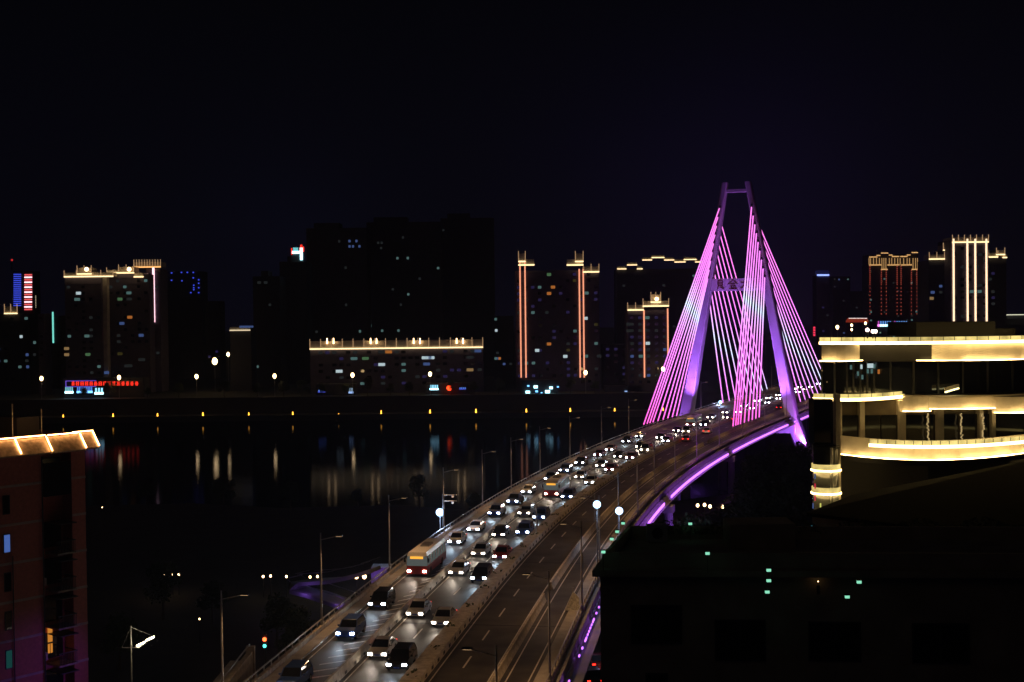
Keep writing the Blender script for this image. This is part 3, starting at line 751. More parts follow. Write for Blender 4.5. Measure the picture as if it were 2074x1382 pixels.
T = tower('dim tower with a sprinkling of blue points right of the pink-lined tower', 330, 408, 550, 820, 16, mat=facade_dark)
for px, py in ((333,552),(347,553),(367,552),(379,552),(391,552),(333,563),(347,568),(368,569),(391,563),(402,567),(392,578),(402,574),(392,583),(402,583),(402,593),(386,593),(392,587)):
    p = P(px, py, 819); MB().box(p.x-.35, p.x+.35, 819.2, 819.9, p.z-.35, p.z+.35).build('blue_point_light', led_blue, T['t'])
T = tower('low dark block below the blue-dotted tower', 415, 445, 610, 800, 14, mat=facade_dark); wins(T, 3, 'dv', 31)
T = tower('small dark building with a short gold line, left of the dark cluster', 466, 508, 664, 660, 14, mat=facade_dark); cap(T, 466, 507, 663, 669, E('pale_gold', (1, .8, .5), .9, False), dep=6)
window(T['t'], P(500, 664, 660).x, 659.0, P(500, 662, 660).z, 7, 1.0, wl['b'])
T = tower('faint pale tower slab at the far left with an unlit edge', 77, 89, 636, 640, 10); wins(T, 0, 'd', 1, dark=6, cw=2)
T = tower('dark building at the far left with a gold crown', -40, 60, 636, 648, 18, mat=facade_dark); cap(T, 10, 36, 621, 635, dep=8, post=2)
wins(T, 8, 'ddbc', 33, dark=20); lit_at(T, [(43,688,'W'),(70,688,'c'),(55,716,'b'),(70,716,'d'),(56,741,'b')], w=1.4)
T = tower('dark block with a vertical cyan light line at the far left', 89, 122, 640, 700, 14, mat=facade_dark); vstrip(T, 107.5, 632, 695, led_cyan, .75)
# far LED tower
T = tower('distant tower with blue dots on its left half, red-white rows on its right', 26, 66, 549, 900, 14, mat=facade_dark)
mb = MB()
for r_ in range(18):
    for c_ in range(6):
        p = P(28+c_*2.6, 556+r_*4.2, 899); mb.box(p.x-.28, p.x+.28, 899.2, 899.9, p.z-.35, p.z+.35)
mb.build('blue_led_grid', led_blue, T['t'])
for r_ in range(15):
    p = P(49, 557+r_*5, 899); q = P(64, 557+r_*5, 899)
    MB().box(p.x, q.x, 899.2, 899.9, p.z-.45, p.z+.45).build('led_row', (led_pinkwhite if r_ % 2 else E('red_row', (1, .12, .12), 1.1, False)), T['t'])
MB().tube(P(24, 549, 899), P(24, 527, 899), .4).build('mast', steel_dark, T['t'])
MB().ball(P(24, 527, 899), .8).build('beacon', E('beacon_dim', (1, .05, .05), .5, False), T['t'])
T = tower('narrow building with a pale framed light column beside the LED tower', 66, 72, 596, 905, 8, mat=facade_dark)
for r_ in range(8):
    p = P(70.5, 600+r_*3.2, 904); MB().box(p.x-.6, p.x+.6, 904.3, 904.9, p.z-.35, p.z+.35).build('lit_window', E('pale_win', (1, .85, .55), .5, False), T['t'])
# right of the bridge
T = tower('narrow distant tower with a short blue light bar on its roof', 1654, 1680, 558, 1000, 14, mat=facade_dark)
a = P(1655, 556, 999); b2_ = P(1679, 559, 999); MB().box(a.x, b2_.x, 998.4, 999.4, b2_.z, a.z).build('roof_light_bar', E('bar_blue', (.25, .35, 1), 2.2, False), T['t'])
a = P(1655, 548, 999); b2_ = P(1679, 555.5, 999); MB().box(a.x, b2_.x, 999, 1006, b2_.z, a.z).build('roof_screen', E('screen_blue', (.05, .06, .3), .12, False), T['t'])
wins(T, 3, 'dv', 41)
for k in range(4):
    p = P(1649, 664+k*5, 690); 
    if k == 0: rs = thing('vertical_sign', P(1649, 690, 690), 'small vertical column of four red lit characters beside the right stays', 'sign')
    MB().box(p.x-.5, p.x+.5, 689.5, 690, p.z-.45, p.z+.45).build('lit_character', E('sign_red_pink', (1, .04, .10), 1.2, False), rs)
MB().box(P(1649, 690, 690).x-.7, P(1649, 690, 690).x+.7, 690.1, 690.4, P(1649, 684, 690).z, P(1649, 660, 690).z).build('sign_back', steel_dark, rs)
T = tower('wide crowned tower outlined with dotted red light lines right of the bridge', 1759, 1860, 537, 950, 18, base=24, mat=facade_dark)
gold_d = E('gold_dim_far', (1, .55, .2), 1.0, False)
for a in ((1760,1776,519,521),(1775,1782,516,518),(1784,1798,511,513),(1800,1807,515,517),(1806,1820,518,520),(1823,1837,518,520),(1836,1843,515,517),(1846,1858,510,512)): cap(T, *a, mat=gold_d, dep=10, out=.9)
for a in ((1760,1784,535,537),(1797,1821,535,537),(1824,1846,535,537),(1784,1797,544,546),(1846,1859,544,546)): cap(T, *a, mat=gold_d, dep=1, out=.9)
mb = MB()
for px in (1760,1763,1769,1775,1781,1786,1790,1794,1801,1806,1812,1818,1823,1830,1837,1842,1849,1854,1858):
    p = P(px, 523, 948); q = P(px, 536 if px not in (1786,1790,1794,1849,1854,1858) else 545, 948); mb.box(p.x-.25, p.x+.25, 947.6, 948, q.z, p.z)
each(mb, 'crown_light_post', E('gold_posts', (1, .55, .2), .5, False), T['t'])
MB().box(T['x0'], T['x1'], 950, 966, T['zt'], P(1800, 516, 950).z).build('crown_storey', facade_dark, T['t'])
for px in (1763, 1786, 1796, 1818, 1826, 1847, 1858):
    mb = MB(); y = 548 if px in (1786, 1796, 1847, 1858) else 540; k = 0
    while y < 640:
        p = P(px, y, 948); mb.box(p.x-.22, p.x+.22, 948.8, 949.6, p.z-.26, p.z+.26); y += 4.0 if y < 575 else 7.5
    mb.build('dotted_light_line', led_red_pt, T['t'])
wins(T, 22, 'dddcc', 42, w=1.3, h=1.2)
T = tower('tall tower at the right edge outlined by four white-gold vertical lines', 1926, 2002, 486, 640, 20, base=24)
for px in (1930.5, 1958.5, 1974.5, 1997): vstrip(T, px, 484, 660, led_white, .8)
cap(T, 1928, 2001, 481, 490.5, dep=14, post=6)
for px in (1958.5, 1974.5, 1998): 
    p = P(px, 484, 638); MB().tube(p, p+V(0, 0, 2.6), .3, .05).build('roof_spike', crown_m, T['t'])
wins(T, 10, 'ddd', 43, dark=30); lit_at(T, [(1985,519,'d'),(1985,575,'d'),(1984,590,'c'),(1968,590,'c'),(2005,570,'d')])
T2 = tower('left wing of the white-lined tower carrying two gold roof bars', 1881, 1929, 527, 650, 18, base=24, mat=facade_dark)
cap(T2, 1881, 1912, 516, 525, dep=8, post=2); cap(T2, 1909.5, 1928, 497, 507, dep=8, post=1); MB().box(P(1909, 527, 651).x, P(1928, 527, 651).x, 651, 664, T2['zt'], P(1920, 507, 651).z).build('upper_storeys', facade_dark, T2['t'])
wins(T2, 6, 'dbw', 44); lit_at(T2, [(1889,591,'b'),(1887,605,'w'),(1919,547,'d')])
T2 = tower('right wing of the white-lined tower with stepped gold roof bars', 2002, 2038, 525, 650, 18, base=24, mat=facade_dark)
cap(T2, 2001, 2020, 513, 521, dep=8, post=1); cap(T2, 2017, 2034, 507, 516, dep=8, post=1); cap(T2, 2030, 2038, 516, 522, dep=6)
wins(T2, 6, 'dbv', 45)
T = tower('building at the right edge of the view with a short pale roof line', 2037, 2110, 639, 660, 18, base=24, mat=facade_dark)
a = P(2038, 638, 659); MB().box(a.x, a.x+20, 658.4, 659.4, a.z-.2, a.z+.2).build('roof_light_line', E('pale_line', (.9, .9, .65), 1.0, False), T['t'])
# scatter of background blocks between the bridge and the right hand towers
r = random.Random(5)
for i, (x0, x1, yt, D, lb) in enumerate(((1686, 1722, 560, 1100, 'dim distant block right of the blue-barred tower'), (1722, 1756, 590, 1050, 'low dim distant block left of the red-dotted tower'),
        (1864, 1884, 560, 1000, 'dim distant block between red-dotted and white-lined towers'), (1000, 1040, 640, 700, 'dark block with a few cyan windows left of the orange-lined tower'), (1560, 1640, 690, 720, 'low dark building behind the right stays'))):
    T = tower(lb, x0, x1, yt, D, 14, base=10, mat=facade_dark); wins(T, (9, 8, 8, 4, 3)[i], 'dcbd', 50+i, w=1.4, h=1.2)
    if i == 3: lit_at(T, [(1004,652,'c'),(1005,668,'W'),(1004,730,'c'),(1012,730,'o')], w=1.3)

# riverside shops with lit signs
def shop(px0, px1, yt, D, label):
    return tower(label, px0, px1, yt, D, 8, mat=facade_dark, name='shop', bands=False)
S = shop(128, 292, 766, 612, 'low riverside shop row carrying the long red lettered sign')
s = thing('red_sign', P(210, 785, 610), 'long riverside sign of red characters in a violet neon frame', 'sign')
a = P(133, 771.5, 611); b_ = P(289, 782.5, 611)
MB().box(a.x, b_.x, 611.2, 611.5, b_.z, a.z).build('sign_board', steel_dark, s)
mb = MB(); t2 = .22
mb.box(a.x, a.x+62*.23, 610.8, 611.1, a.z-t2, a.z).box(a.x, a.x+62*.23, 610.8, 611.1, b_.z, b_.z+t2).box(a.x, a.x+t2, 610.8, 611.1, b_.z, a.z); mb.build('neon_frame', led_violet, s)
rg = random.Random(9)
for k in range(15):
    c = P(148+k*9.2, 777, 611); mb = MB()
    for q in range(3): 
        zz = c.z+(-.7+q*.7); w_ = rg.uniform(.45, .85); mb.box(c.x-w_, c.x+w_, 610.7, 611.1, zz-.14, zz+.14)
    for q in range(2): 
        xx = c.x+(-.4+.8*q)+rg.uniform(-.2, .2); mb.box(xx-.13, xx+.13, 610.72, 611.08, c.z-.95, c.z+rg.uniform(.4, 1.0))
    mb.build('lit_character', led_red, s)
def neon(px0, px1, y0, y1, D, bars, mat, mat2, label, cat='sign'):
    s = thing('neon_sign', P((px0+px1)/2, y1, D), label, cat, 'blue shop signs along the far bank')
    a = P(px0, y0, D); b_ = P(px1, y1, D); zm = b_.z+(a.z-b_.z)*.35
    MB().box(a.x, b_.x, D-.6, D-.3, b_.z, zm).build('lit_panel', mat2, s)
    mb = MB()
    for k in range(bars):
        x = a.x+(b_.x-a.x)*(k+.5)/bars; w_ = (b_.x-a.x)/bars*.27; mb.box(x-w_, x+w_, D-.5, D-.3, zm+.05, a.z)
    mb.build('lit_lettering', mat, s)
    MB().box(a.x-.2, b_.x+.2, D-.25, D, b_.z-.2, a.z+.2).build('sign_board', steel_dark, s)
blue_dim = E('blue_lettering', (.12, .30, 1), .9, False)
neon(132, 149, 784, 797, 611.6, 4, E('teal_lettering', (.25, .7, .8), .9, False), neon_cyan, 'short teal-white neon sign, leftmost under the red lettering')
neon(156, 188, 784, 796, 611.6, 9, blue_dim, neon_blue, 'long blue neon sign in the middle under the red lettering')
neon(192, 210, 786, 799, 611.6, 3, E('sky_lettering', (.3, .75, 1), 1.6, False), neon_cyan, 'bright white-blue neon sign with three tall letters')
S = shop(640, 720, 778, 610, 'low dark shop row below the left end of the long gold-roofed block')
neon(644, 660, 790, 795, 609.6, 3, blue_dim, E('indigo_sign', (.10, .12, .9), .7, False), 'dim indigo shop sign below the long gold-roofed block')
neon(706, 716, 786, 797, 609.6, 2, E('pale_lettering', (.4, .6, .8), .7, False), E('pale_sign', (.35, .55, 1), 1.0, False), 'small pale shop sign beside a riverside lamp')
S = shop(862, 950, 776, 610, 'low dark shop row under the right end of the gold-roofed block')
neon(870, 888, 780, 790, 609.6, 5, E('sky_lettering', (.3, .75, 1), 1.6, False), neon_cyan, 'bright cyan-white shop sign with five letters left of the red lantern')
neon(930, 944, 785, 789, 609.6, 4, blue_dim, E('indigo_sign', (.10, .12, .9), .7, False), 'thin indigo shop sign right of the red lantern')
p = P(910, 786, 608); s = thing('red_lantern', V(p.x, p.y, 10), 'round glowing red lantern sign on the far bank', 'lantern')
MB().tube(V(p.x, p.y, 10), V(p.x, p.y, p.z-1), .15).build('post', steel_dark, s); MB().ball(p, 1.25, 1.0).build('globe', E('lantern_red', (1, .05, .01), 4), s, smooth=True)
S = shop(1056, 1130, 770, 609, 'riverside shop with a cluster of blue-white lamps below the orange-lined tower')
for k, (px, py, rr) in enumerate(((1070, 782, .5), (1069, 795, 1.0), (1085, 784, .9), (1087, 793, .6), (1109, 794, 1.1), (1116, 786, .8), (1130, 784, .45), (1088, 800, .5), (1097, 796, .4))):
    p = P(px, py, 608.2)
    MB().box(p.x-rr, p.x+rr, 608.3, 608.6, p.z-rr*.7, p.z+rr*.7).build('lit_sign_panel', neon_cyan if rr > .7 else neon_blue, S['t'])
S = shop(1225, 1300, 782, 612, 'dark riverside shop row with faint red and blue signs near the stays')
for px, py, mt_ in ((1232, 797, E('lantern_red2', (1, .05, .02), 1.5, False)), (1238, 798, neon_blue), (1268, 793, E('pale_sign', (.35, .55, 1), 1.0, False)), (1298, 796, led_violet), (1282, 795, E('dim_gold', (1, .6, .3), .5, False))):
    p = P(px, py, 611.2); MB().box(p.x-.6, p.x+.6, 611.3, 611.7, p.z-.25, p.z+.25).build('lit_sign_panel', mt_, S['t'])
# signs over the right roof
s = thing('neon_sign', P(1807, 665, 700), 'long pale-blue neon sign with two pink characters behind the gold-lit roof', 'sign')
for k in range(13):
    if k == 6: continue
    p = P(1779+k*4.7, 657, 700); pk = k in (0, 7)
    mb = MB().box(p.x-.45, p.x+.45, 699.3, 699.8, p.z-1.2, p.z-.1).build('lit_character', neon_pink if pk else neon_cyan, s)
    MB().box(p.x-.3, p.x+.3, 699.4, 699.8, p.z-.05, p.z+1.7).build('lit_character', E('pink_dim', (.7, .1, .7), .7, False) if pk else E('blue_dim2', (.15, .4, 1), .8, False), s)
MB().box(P(1776, 660, 700).x, P(1838, 660, 700).x, 699.9, 700.3, P(1800, 672, 700).z, P(1800, 650, 700).z).build('sign_board', steel_dark, s)
s = thing('red_canopy', P(1737, 660, 760), 'red lit canopy roof with a row of white bulbs behind the gold-lit roof', 'canopy')
a = P(1719, 645, 760); b_ = P(1756, 653, 760)
MB().hexa([V(a.x-1, 759, b_.z), V(b_.x+1, 759, b_.z), V(b_.x+1, 764, b_.z), V(a.x-1, 764, b_.z)], [V(a.x, 760, a.z), V(b_.x, 760, a.z), V(b_.x, 763, a.z), V(a.x, 763, a.z)]).build('roof', E('canopy_red', (.8, .08, .03), .25, False), s)
mb = MB()
for k in range(14):
    p = P(1720+k*2.7, 645, 759.5); mb.box(p.x-.22, p.x+.22, 759.2, 759.7, p.z-.2, p.z+.2)
mb.build('bulbs', E('bulb_white', (1, .85, .8), 1.4, False), s)
MB().tube(V(a.x+1, 762, 24), V(a.x+1, 762, b_.z), .25).tube(V(b_.x-1, 762, 24), V(b_.x-1, 762, b_.z), .25).build('posts', steel_dark, s)

# ------------------------------------------------------------------ lamps of the far bank
def bank_lamp(px, py, D, base, r, label, group, mat=lamp_warm, name='street_lamp', e=0, pr=.14):
    p = P(px, py, D); t_ = thing(name, V(p.x, p.y, base), label, 'street lamp', group)
    MB().tube(V(p.x, p.y, base), V(p.x, p.y, p.z-r), pr, pr*.7, n=6).build('pole', steel, t_)
    MB().ball(p, r, 1.35).build('lamp_globe', mat, t_, smooth=True)  # ball wider than the lamp itself, its glare built into the size
    if e: light('glow', 'POINT', p+V(0, -1.5, 0), t_, e, (1, .6, .28), None, .5)
for i, (px, py) in enumerate(((84, 767), (241, 765), (398, 763), (556, 762), (714, 760), (871, 758), (1186, 755), (1343, 748))):
    bank_lamp(px, py, 604, 10, .82, 'warm street lamp of the far riverside road, %s from the left' % nth(i, 'first'), 'warm street lamps on the far riverside road', e=90)
bank_lamp(435, 732, 640, 10, 1.3, 'largest and brightest warm lamp, lower of two masts beyond the riverside road', 'high mast lamps', e=140)
bank_lamp(462, 718, 668, 10, .8, 'warm mast lamp, upper and smaller of two beyond the riverside road', 'high mast lamps', e=90)
for i, (px, py) in enumerate(((1696, 663), (1725, 659), (1753, 655), (1853, 662), (1725, 668))):
    bank_lamp(px, py, 720-10*i, 24, (.85, .6, .6, .8, .5)[i], 'warm lamp above the gold-lit roof, %s from the left' % ('first', 'second', 'third', 'fourth', 'low one second')[i], 'warm lamps beyond the gold-lit roof')
for i, (px, py) in enumerate(((40, 845), (128, 843.5), (229, 842), (319, 841), (411, 840), (504, 839), (593, 838), (686, 839), (772, 835), (871, 834), (964, 833), (1066, 832), (1155, 831), (1245, 831), (1343, 829))):
    p = P(px, py, 589.5)
    t_ = thing('promenade_lantern', V(p.x, p.y, 2.6), 'small amber lantern on the promenade edge, %s from the left' % nth(i, 'first'), 'lantern', 'amber lanterns along the promenade')
    MB().tube(V(p.x, p.y, 2.6), V(p.x, p.y, p.z-.8), .1, n=6).build('post', steel_dark, t_)
    s_ = .45 if i == 7 else (1, .9, 1.05, .95, 1.1, .85, .95, 1, .9, 1.05, 1.1, 1, 1.05, 1, .8)[i]
    MB().tube(V(p.x, p.y, p.z-1.15*s_), V(p.x, p.y, p.z+.9*s_), .40*s_, .18*s_, n=8).build('lantern_glass', lamp_amber, t_)
    MB().tube(V(p.x, p.y, p.z+.91*s_), V(p.x, p.y, p.z+1.3*s_), .25*s_, .04, n=8).build('lantern_cap', steel_dark, t_)
# small lamps of parks and paths
rs_ = random.Random(4)
def ground_lamps(pts, zb, h, r, group, word, mat=lamp_small):
    for i, (px, py) in enumerate(pts):
        p = G(px, py, zb+h); t_ = thing('path_lamp', V(p.x, p.y, zb), 'small warm path lamp %s, %s from the left' % (word, nth(i, 'first')), 'lamp', group)
        MB().tube(V(p.x, p.y, zb), V(p.x, p.y, zb+h-.15), .06, n=6).build('post', steel_dark, t_)
        MB().ball(V(p.x, p.y, zb+h), r, 1.2).build('lamp_globe', mat, t_, smooth=True)
ground_lamps(((315, 1164), (333, 1164), (350, 1164), (362, 1164)), 5, 3, .16, 'path lamps near the brick tower', 'in the row right of the brick tower')
ground_lamps(((533, 1168), (548, 1167), (580, 1168), (628, 1169), (643, 1168)), 5, 3, .17, 'path lamps near the footbridge', 'left of the violet footbridge')
ground_lamps(((722, 1168), (738, 1168)), 5, 3, .3, 'bright path lamps below the footbridge', 'below the violet footbridge')
ground_lamps(((1413, 1024), (1427, 1023), (1438, 1026), (1464, 1027), (1476, 1028)), 5, 3, .3, 'path lamps by the river trees', 'among the trees right of the bridge')
ground_lamps(((404, 1254), (207, 1028)), 5, 3, .1, 'faint path lamps', 'alone on the dark near bank')

# ------------------------------------------------------------------ trees
def tree_mesh(seed, h, rad, n):
    r = random.Random(seed); tr = MB(); cr = MB()
    tr.tube(V(0, 0, 0), V(.1, 0, h*.45), .28, .18); tr.tube(V(.1, 0, h*.45), V(0, .2, h*.8), .18, .06)
    cl = []
    for k in range(9):
        a = r.uniform(0, 6.28); q = V(math.cos(a)*rad*r.uniform(.3, .75), math.sin(a)*rad*r.uniform(.3, .75), h*r.uniform(.45, .88))
        tr.tube(V(0, 0, h*r.uniform(.3, .55)), q, .1, .03, n=6); cl.append((q, rad*r.uniform(.3, .5)))
    cl.append((V(0, 0, h*.9), rad*.45)); cl.append((V(0, 0, h*.7), rad*.6))
    for k in range(n):
        c, q = r.choice(cl); d = V(r.gauss(0, 1), r.gauss(0, 1), r.gauss(0, .8)).normalized()*q*r.uniform(.5, 1.05)
        p = c+d; a = V(r.uniform(-1, 1), r.uniform(-1, 1), r.uniform(-.6, .6)).normalized()*r.uniform(.16, .34); b_ = a.orthogonal().normalized()*r.uniform(.1, .2)
        cr.quad(p-a, p-b_, p+a, p+b_)
    return tr, cr
tp = []
for sd, h, rad in ((1, 9, 3.6), (2, 11, 4.2), (3, 8, 3.0)):
    tr, cr = tree_mesh(sd, h, rad, 2600)
    t_ = thing('tree', V(0, 0, 0), 'x', 'tree'); tr.build('trunk', trunk_m, t_); cr.build('crown', leaf_m, t_); tp.append(t_)
spots = []
for i, (px, py, D, sc) in enumerate(((1508, 965, 236, 1.2), (1540, 930, 245, 1.55), (1575, 918, 240, 1.7), (1612, 915, 232, 1.75), (1640, 925, 222, 1.6), (1560, 980, 205, 1.4), (1600, 985, 200, 1.4), (1520, 1010, 190, 1.2),
        (1450, 1040, 215, .75), (1425, 1052, 195, .8), (1480, 1035, 225, .8), (1395, 1062, 180, .7))):
    p = P(px, py, D); o = place(tp[i % 3], V(p.x, D, 4.9), i*1.3, 'dark leafy riverside tree right of the bridge, %s from the left' % 'abc'[0], 'riverside trees right of the bridge')
    hh = (9, 11, 8)[i % 3]*.95; k = max(.5, (p.z-5)/hh); o.scale = (k*.9, k*.9, k); spots.append((px, o))
for i, (px, o) in enumerate(sorted(spots, key=lambda a: a[0])): o['label'] = 'dark leafy riverside tree right of the bridge, %s from the left' % nth(i, 'first')
far = [(170, .8), (220, .9), (300, .8), (360, 1), (455, .9), (520, 1.0), (575, 1.1), (610, .9), (655, .9), (700, .8), (745, 1), (790, .9), (830, .9), (915, .8), (960, 1), (1010, 1.1), (1155, .9), (1205, .9), (1340, 1)]
for i, (px, k) in enumerate(far):
    p = P(px, 800, 603); place(tp[i % 3], V(p.x, 602+(i % 2)*3, 10), i*.9, 'bushy street tree on the far riverside road, %s from the left' % nth(i, 'first'), 'street trees on the far bank', k*.75)
nl = [(240, 1230, 150), (330, 1200, 175), (430, 1195, 172), (560, 1230, 160), (600, 1300, 146)]
for i, (px, py, D) in enumerate(nl):
    p = P(px, py, D); place(tp[i % 3], V(p.x, D, 5), i*2.1, 'dark tree on the near bank left of the bridge, %s from the left' % nth(i, 'first'), 'trees on the near bank left of the bridge', .7)
for i, (x, y, k) in enumerate(((-128, 286, .7), (-112, 282, .9), (-95, 283, .6), (-80, 284, .8), (-62, 279, .75), (-47, 275, .95), (-33, 277, .6), (-20, 276, .8), (-8, 266, .7), (4, 262, .55), (16, 258, .7))):
    place(tp[i % 3], V(x, y, 4.9), i*1.7, 'dark tree on the near shoreline left of the bridge, %s from the left' % nth(i, 'first'), 'trees on the near shoreline', k*.8)
pk = thing('floodlight', G(1468, 1038, 6), 'violet garden floodlight under the riverside trees', 'floodlight', 'garden floodlights')
q = root_loc(pk); MB().tube(q, q+V(0, 0, .4), .2).build('housing', steel_dark, pk)
light('beam', 'SPOT', q+V(0, 0, .5), pk, 12000, (.5, .06, 1), q+V(3, 5, 9), .2, R(120), .6)

# ------------------------------------------------------------------ brick tower at the left edge
C0 = V(-35.1, 107, 0); BU = V(-.61, -.79, 0).normalized(); BN = V(.79, -.61, 0).normalized()
def LB(t_, o, z): return C0 + BU*t_ + BN*o + V(0, 0, z)
bt = thing('apartment_building', LB(8, -6, 5), 'pink-tiled apartment building at the left edge with a gold-lit flared roof edge', 'building')
def lbox(t0, t1, o0, o1, z0, z1, mb=None): return (mb or MB()).fr(LB(t0, o0, z0), BU*(t1-t0), BN*(o1-o0), V(0, 0, z1-z0))
ZR = 34.7
mb = lbox(0, 1.27, -12, 0, 5, ZR); lbox(1.27, 4.1, -12, -1.3, 5, ZR, mb); lbox(4.1, 16, -12, .35, 5, ZR, mb)
mb.build('wall', tile_m, bt)
bz = 32.4
mb = MB()
while bz > 6:
    lbox(-.03, 1.27, -.02, .03, bz-.1, bz+.1, mb); lbox(4.13, 16, .352, .39, bz-.1, bz+.1, mb); bz -= 3.0
mb.build('floor_bands', M('band_render', (.55, .45, .42), .7), bt)
mb = MB().tube(LB(4.25, .5, 5), LB(4.25, .5, ZR-.2), .06); mb.tube(LB(6.9, .5, 5), LB(6.9, .5, 27), .05); mb.build('drain_pipes', steel_dark, bt)
win_lit_o = E('win_orange_near', (1, .36, .05), .55, False)
for k in range(9):
    z = 32.4-3*k
    lbox(1.5, 3.9, -1.3+.002, -1.24, z-2.55 if k else z+.1, z-.45 if k else z+1.7).build('balcony_window', glass_dark, bt)
    if k:
        sb_ = lbox(1.3, 3.0, -1.28, .55, z-3.0+.0, z-2.85).build('balcony_slab', barrier_m, bt)
        mb = lbox(1.3, 3.0, .45, .52, z-1.95, z-1.88); q = 1.35
        while q < 3.0: lbox(q, q+.03, .46, .5, z-2.85, z-1.95, mb); q += .14
        lbox(1.3, 1.36, -1.2, .5, z-1.95, z-1.88, mb); mb.build('balcony_railing', steel_dark, sb_)
        lbox(1.3, 2.9, -1.2, .7, z-.55, z-.47).build('awning', steel_dark, bt)
    if k % 2 == 0 and k: lbox(3.2, 3.9, -1.2, -.75, z-2.5, z-1.9).build('air_conditioner', paint_w, bt)
lbox(1.5, 3.9, -.9, .3, 31.2, 33.9).build('roof_balcony_glazing', glass_dark, bt)
# lit and dark windows of the left face
for k in range(8):
    z = 31.0-3*k
    f_ = lbox(7.0, 7.6, .352, .40, z-.75, z+.75).build('window', steel_dark, bt)
    lbox(7.06, 7.54, .401, .42, z-.67, z+.67).build('pane', E('win_blue_near', (.16, .32, 1), .35, False) if k == 1 else (E('win_teal_near', (.05, .35, .33), .12, False) if k == 4 else glass_dark), f_)
a_ = lbox(2.5, 2.9, -1.20, -1.16, 19.2, 20.5).build('window', win_lit_o, bt); lbox(2.5, 2.66, -1.20, -1.16, 18.3, 19.05).build('window', win_lit_o, bt); lbox(2.74, 2.9, -1.20, -1.16, 18.3, 19.05).build('window', win_lit_o, bt)
# flared tiled roof edge with LED line at its top
tile_r = M('roof_tile', (.45, .32, .22), .6, scale=3, var=.4, bump=.4)
def flare(pts, name):
    """pts: (t, o) along the edge; slopes from (o, 36) down to (o+.85, 34.85)"""
    rings = []
    for t_, o in pts: rings.append([LB(t_, o-.25, 36.0), LB(t_, o, 36.0), LB(t_, o+.9, 34.85), LB(t_, o+.8, 34.72), LB(t_, o-.25, 34.72)])
    return MB().sweep(rings).build(name, tile_r, bt)
flare([(-.75, .1), (1.3, .1)], 'flared_eave'); flare([(.9, .75), (4.0, .75)], 'flared_eave'); flare([(4.0, .55), (16, .55)], 'flared_eave')
gold_near = E('gold_led_near', (1, .50, .17), 19)
MB().fr(LB(-.7, .12, 36.12), BU*1.9, BN*.07, V(0, 0, .07)).build('led_line', gold_near, bt)
MB().fr(LB(1.2, .82, 36.12), BU*2.7, BN*.07, V(0, 0, .07)).build('led_line', gold_near, bt)
MB().fr(LB(4.0, .62, 36.12), BU*12, BN*.07, V(0, 0, .07)).build('led_line', gold_near, bt)
rib = MB()
for t_, o in ((-.7, .1), (4.0, .7), (6.6, .55), (.95, .75), (9.5, .55)): rib.tube(LB(t_, o+.05, 36.08), LB(t_, o+.9, 34.98), .045)
each(rib, 'led_rib', gold_near, bt)
lbox(-.6, 16, -12, -.1, ZR, 35.9).build('roof_parapet', tile_m, bt)
lbox(2.2, 4.2, -6, -3, 35.9, 37.4).build('water_tank', facade_dark, bt)
MB().tube(LB(5.2, -2, 35.9), LB(5.2, -2, 38.6), .04).tube(LB(2.3, -2.5, 35.9), LB(2.3, -2.5, 38.0), .04).build('antenna', steel, bt)
# purple flood on its lower wall
fl = thing('floodlight', V(-27.5, 100, 16.4), 'violet floodlight on the side ramp washing the pink-tiled building', 'floodlight')
q = V(-27.5, 100, 16.4); MB().tube(V(-27.5, 100, 14), q, .08).tube(q, q+V(-.4, .15, 0), .18, .25).build('housing', steel_dark, fl)
light('beam', 'SPOT', q+V(-.6, .2, 0), fl, 330, (.35, .08, 1), LB(4, 0, 17.0), .1, R(62), .8)

# side ramp left of the bridge
rm = thing('side_ramp', V(-28, 100, 5), 'short concrete side ramp with a pale parapet ending left of the bridge', 'ramp')
MB().box(-26.4, -24.3, 66, 120.6, 5, 13.6).build('ramp_wall', concrete, rm)
MB().box(-24.75, -24.3, 66, 120.5, 13.6, 14.5).build('parapet', barrier_m, rm)
MB().box(-24.6, -24.5, 66, 120.4, 15.1, 15.2).build('railing', steel, rm)
for yy in range(68, 120, 4): pass
MB().box(-24.95, -24.15, 120.5, 121.0, 8, 14.9).build('end_pier', barrier_m, rm)

# spiral footbridge and violet pier
fb = thing('footbridge', G(650, 1205, 5), 'curved violet-lit footbridge passing under the road bridge', 'footbridge')
pth = [G(900, 1290, 9), G(780, 1250, 9), G(710, 1224, 9), G(640, 1200, 9), G(605, 1192, 9), G(592, 1183, 9.5), G(620, 1176, 10), G(680, 1172, 11), G(720, 1163, 12), G(760, 1150, 13)]
rings = []
for i, p in enumerate(pth):
    a = pth[max(0, i-1)]; c = pth[min(len(pth)-1, i+1)]; d = (c-a); d.z = 0; d.normalize(); s_ = V(d.y, -d.x, 0)*1.6
    rings.append([p-s_-V(0, 0, .5), p+s_-V(0, 0, .5), p+s_, p-s_])
MB().sweep(rings).build('deck', pm, fb)
rl = MB()
for i in range(len(pth)-1):
    for sgn in (-1, 1):
        a, c = pth[i], pth[i+1]; d = (c-a); d.z = 0; d.normalize(); s_ = V(d.y, -d.x, 0)*1.5*sgn
        rl.tube(a+s_+V(0, 0, 1.1), c+s_+V(0, 0, 1.1), .05, n=5)
rl.build('railing', steel, fb)
a = G(752, 1186, 7); b_ = G(790, 1186, 7)
MB().box(a.x, b_.x, a.y, a.y+3, 5, P(770, 1150, a.y).z).build('stair_tower', M('pale_render', (.6, .6, .62), .7), fb)
light('violet_light', 'SPOT', a+V(-1, -12, 2), fb, 1300, (.38, .14, 1), a+V(1.2, 0, 3), .2, R(60), .7)
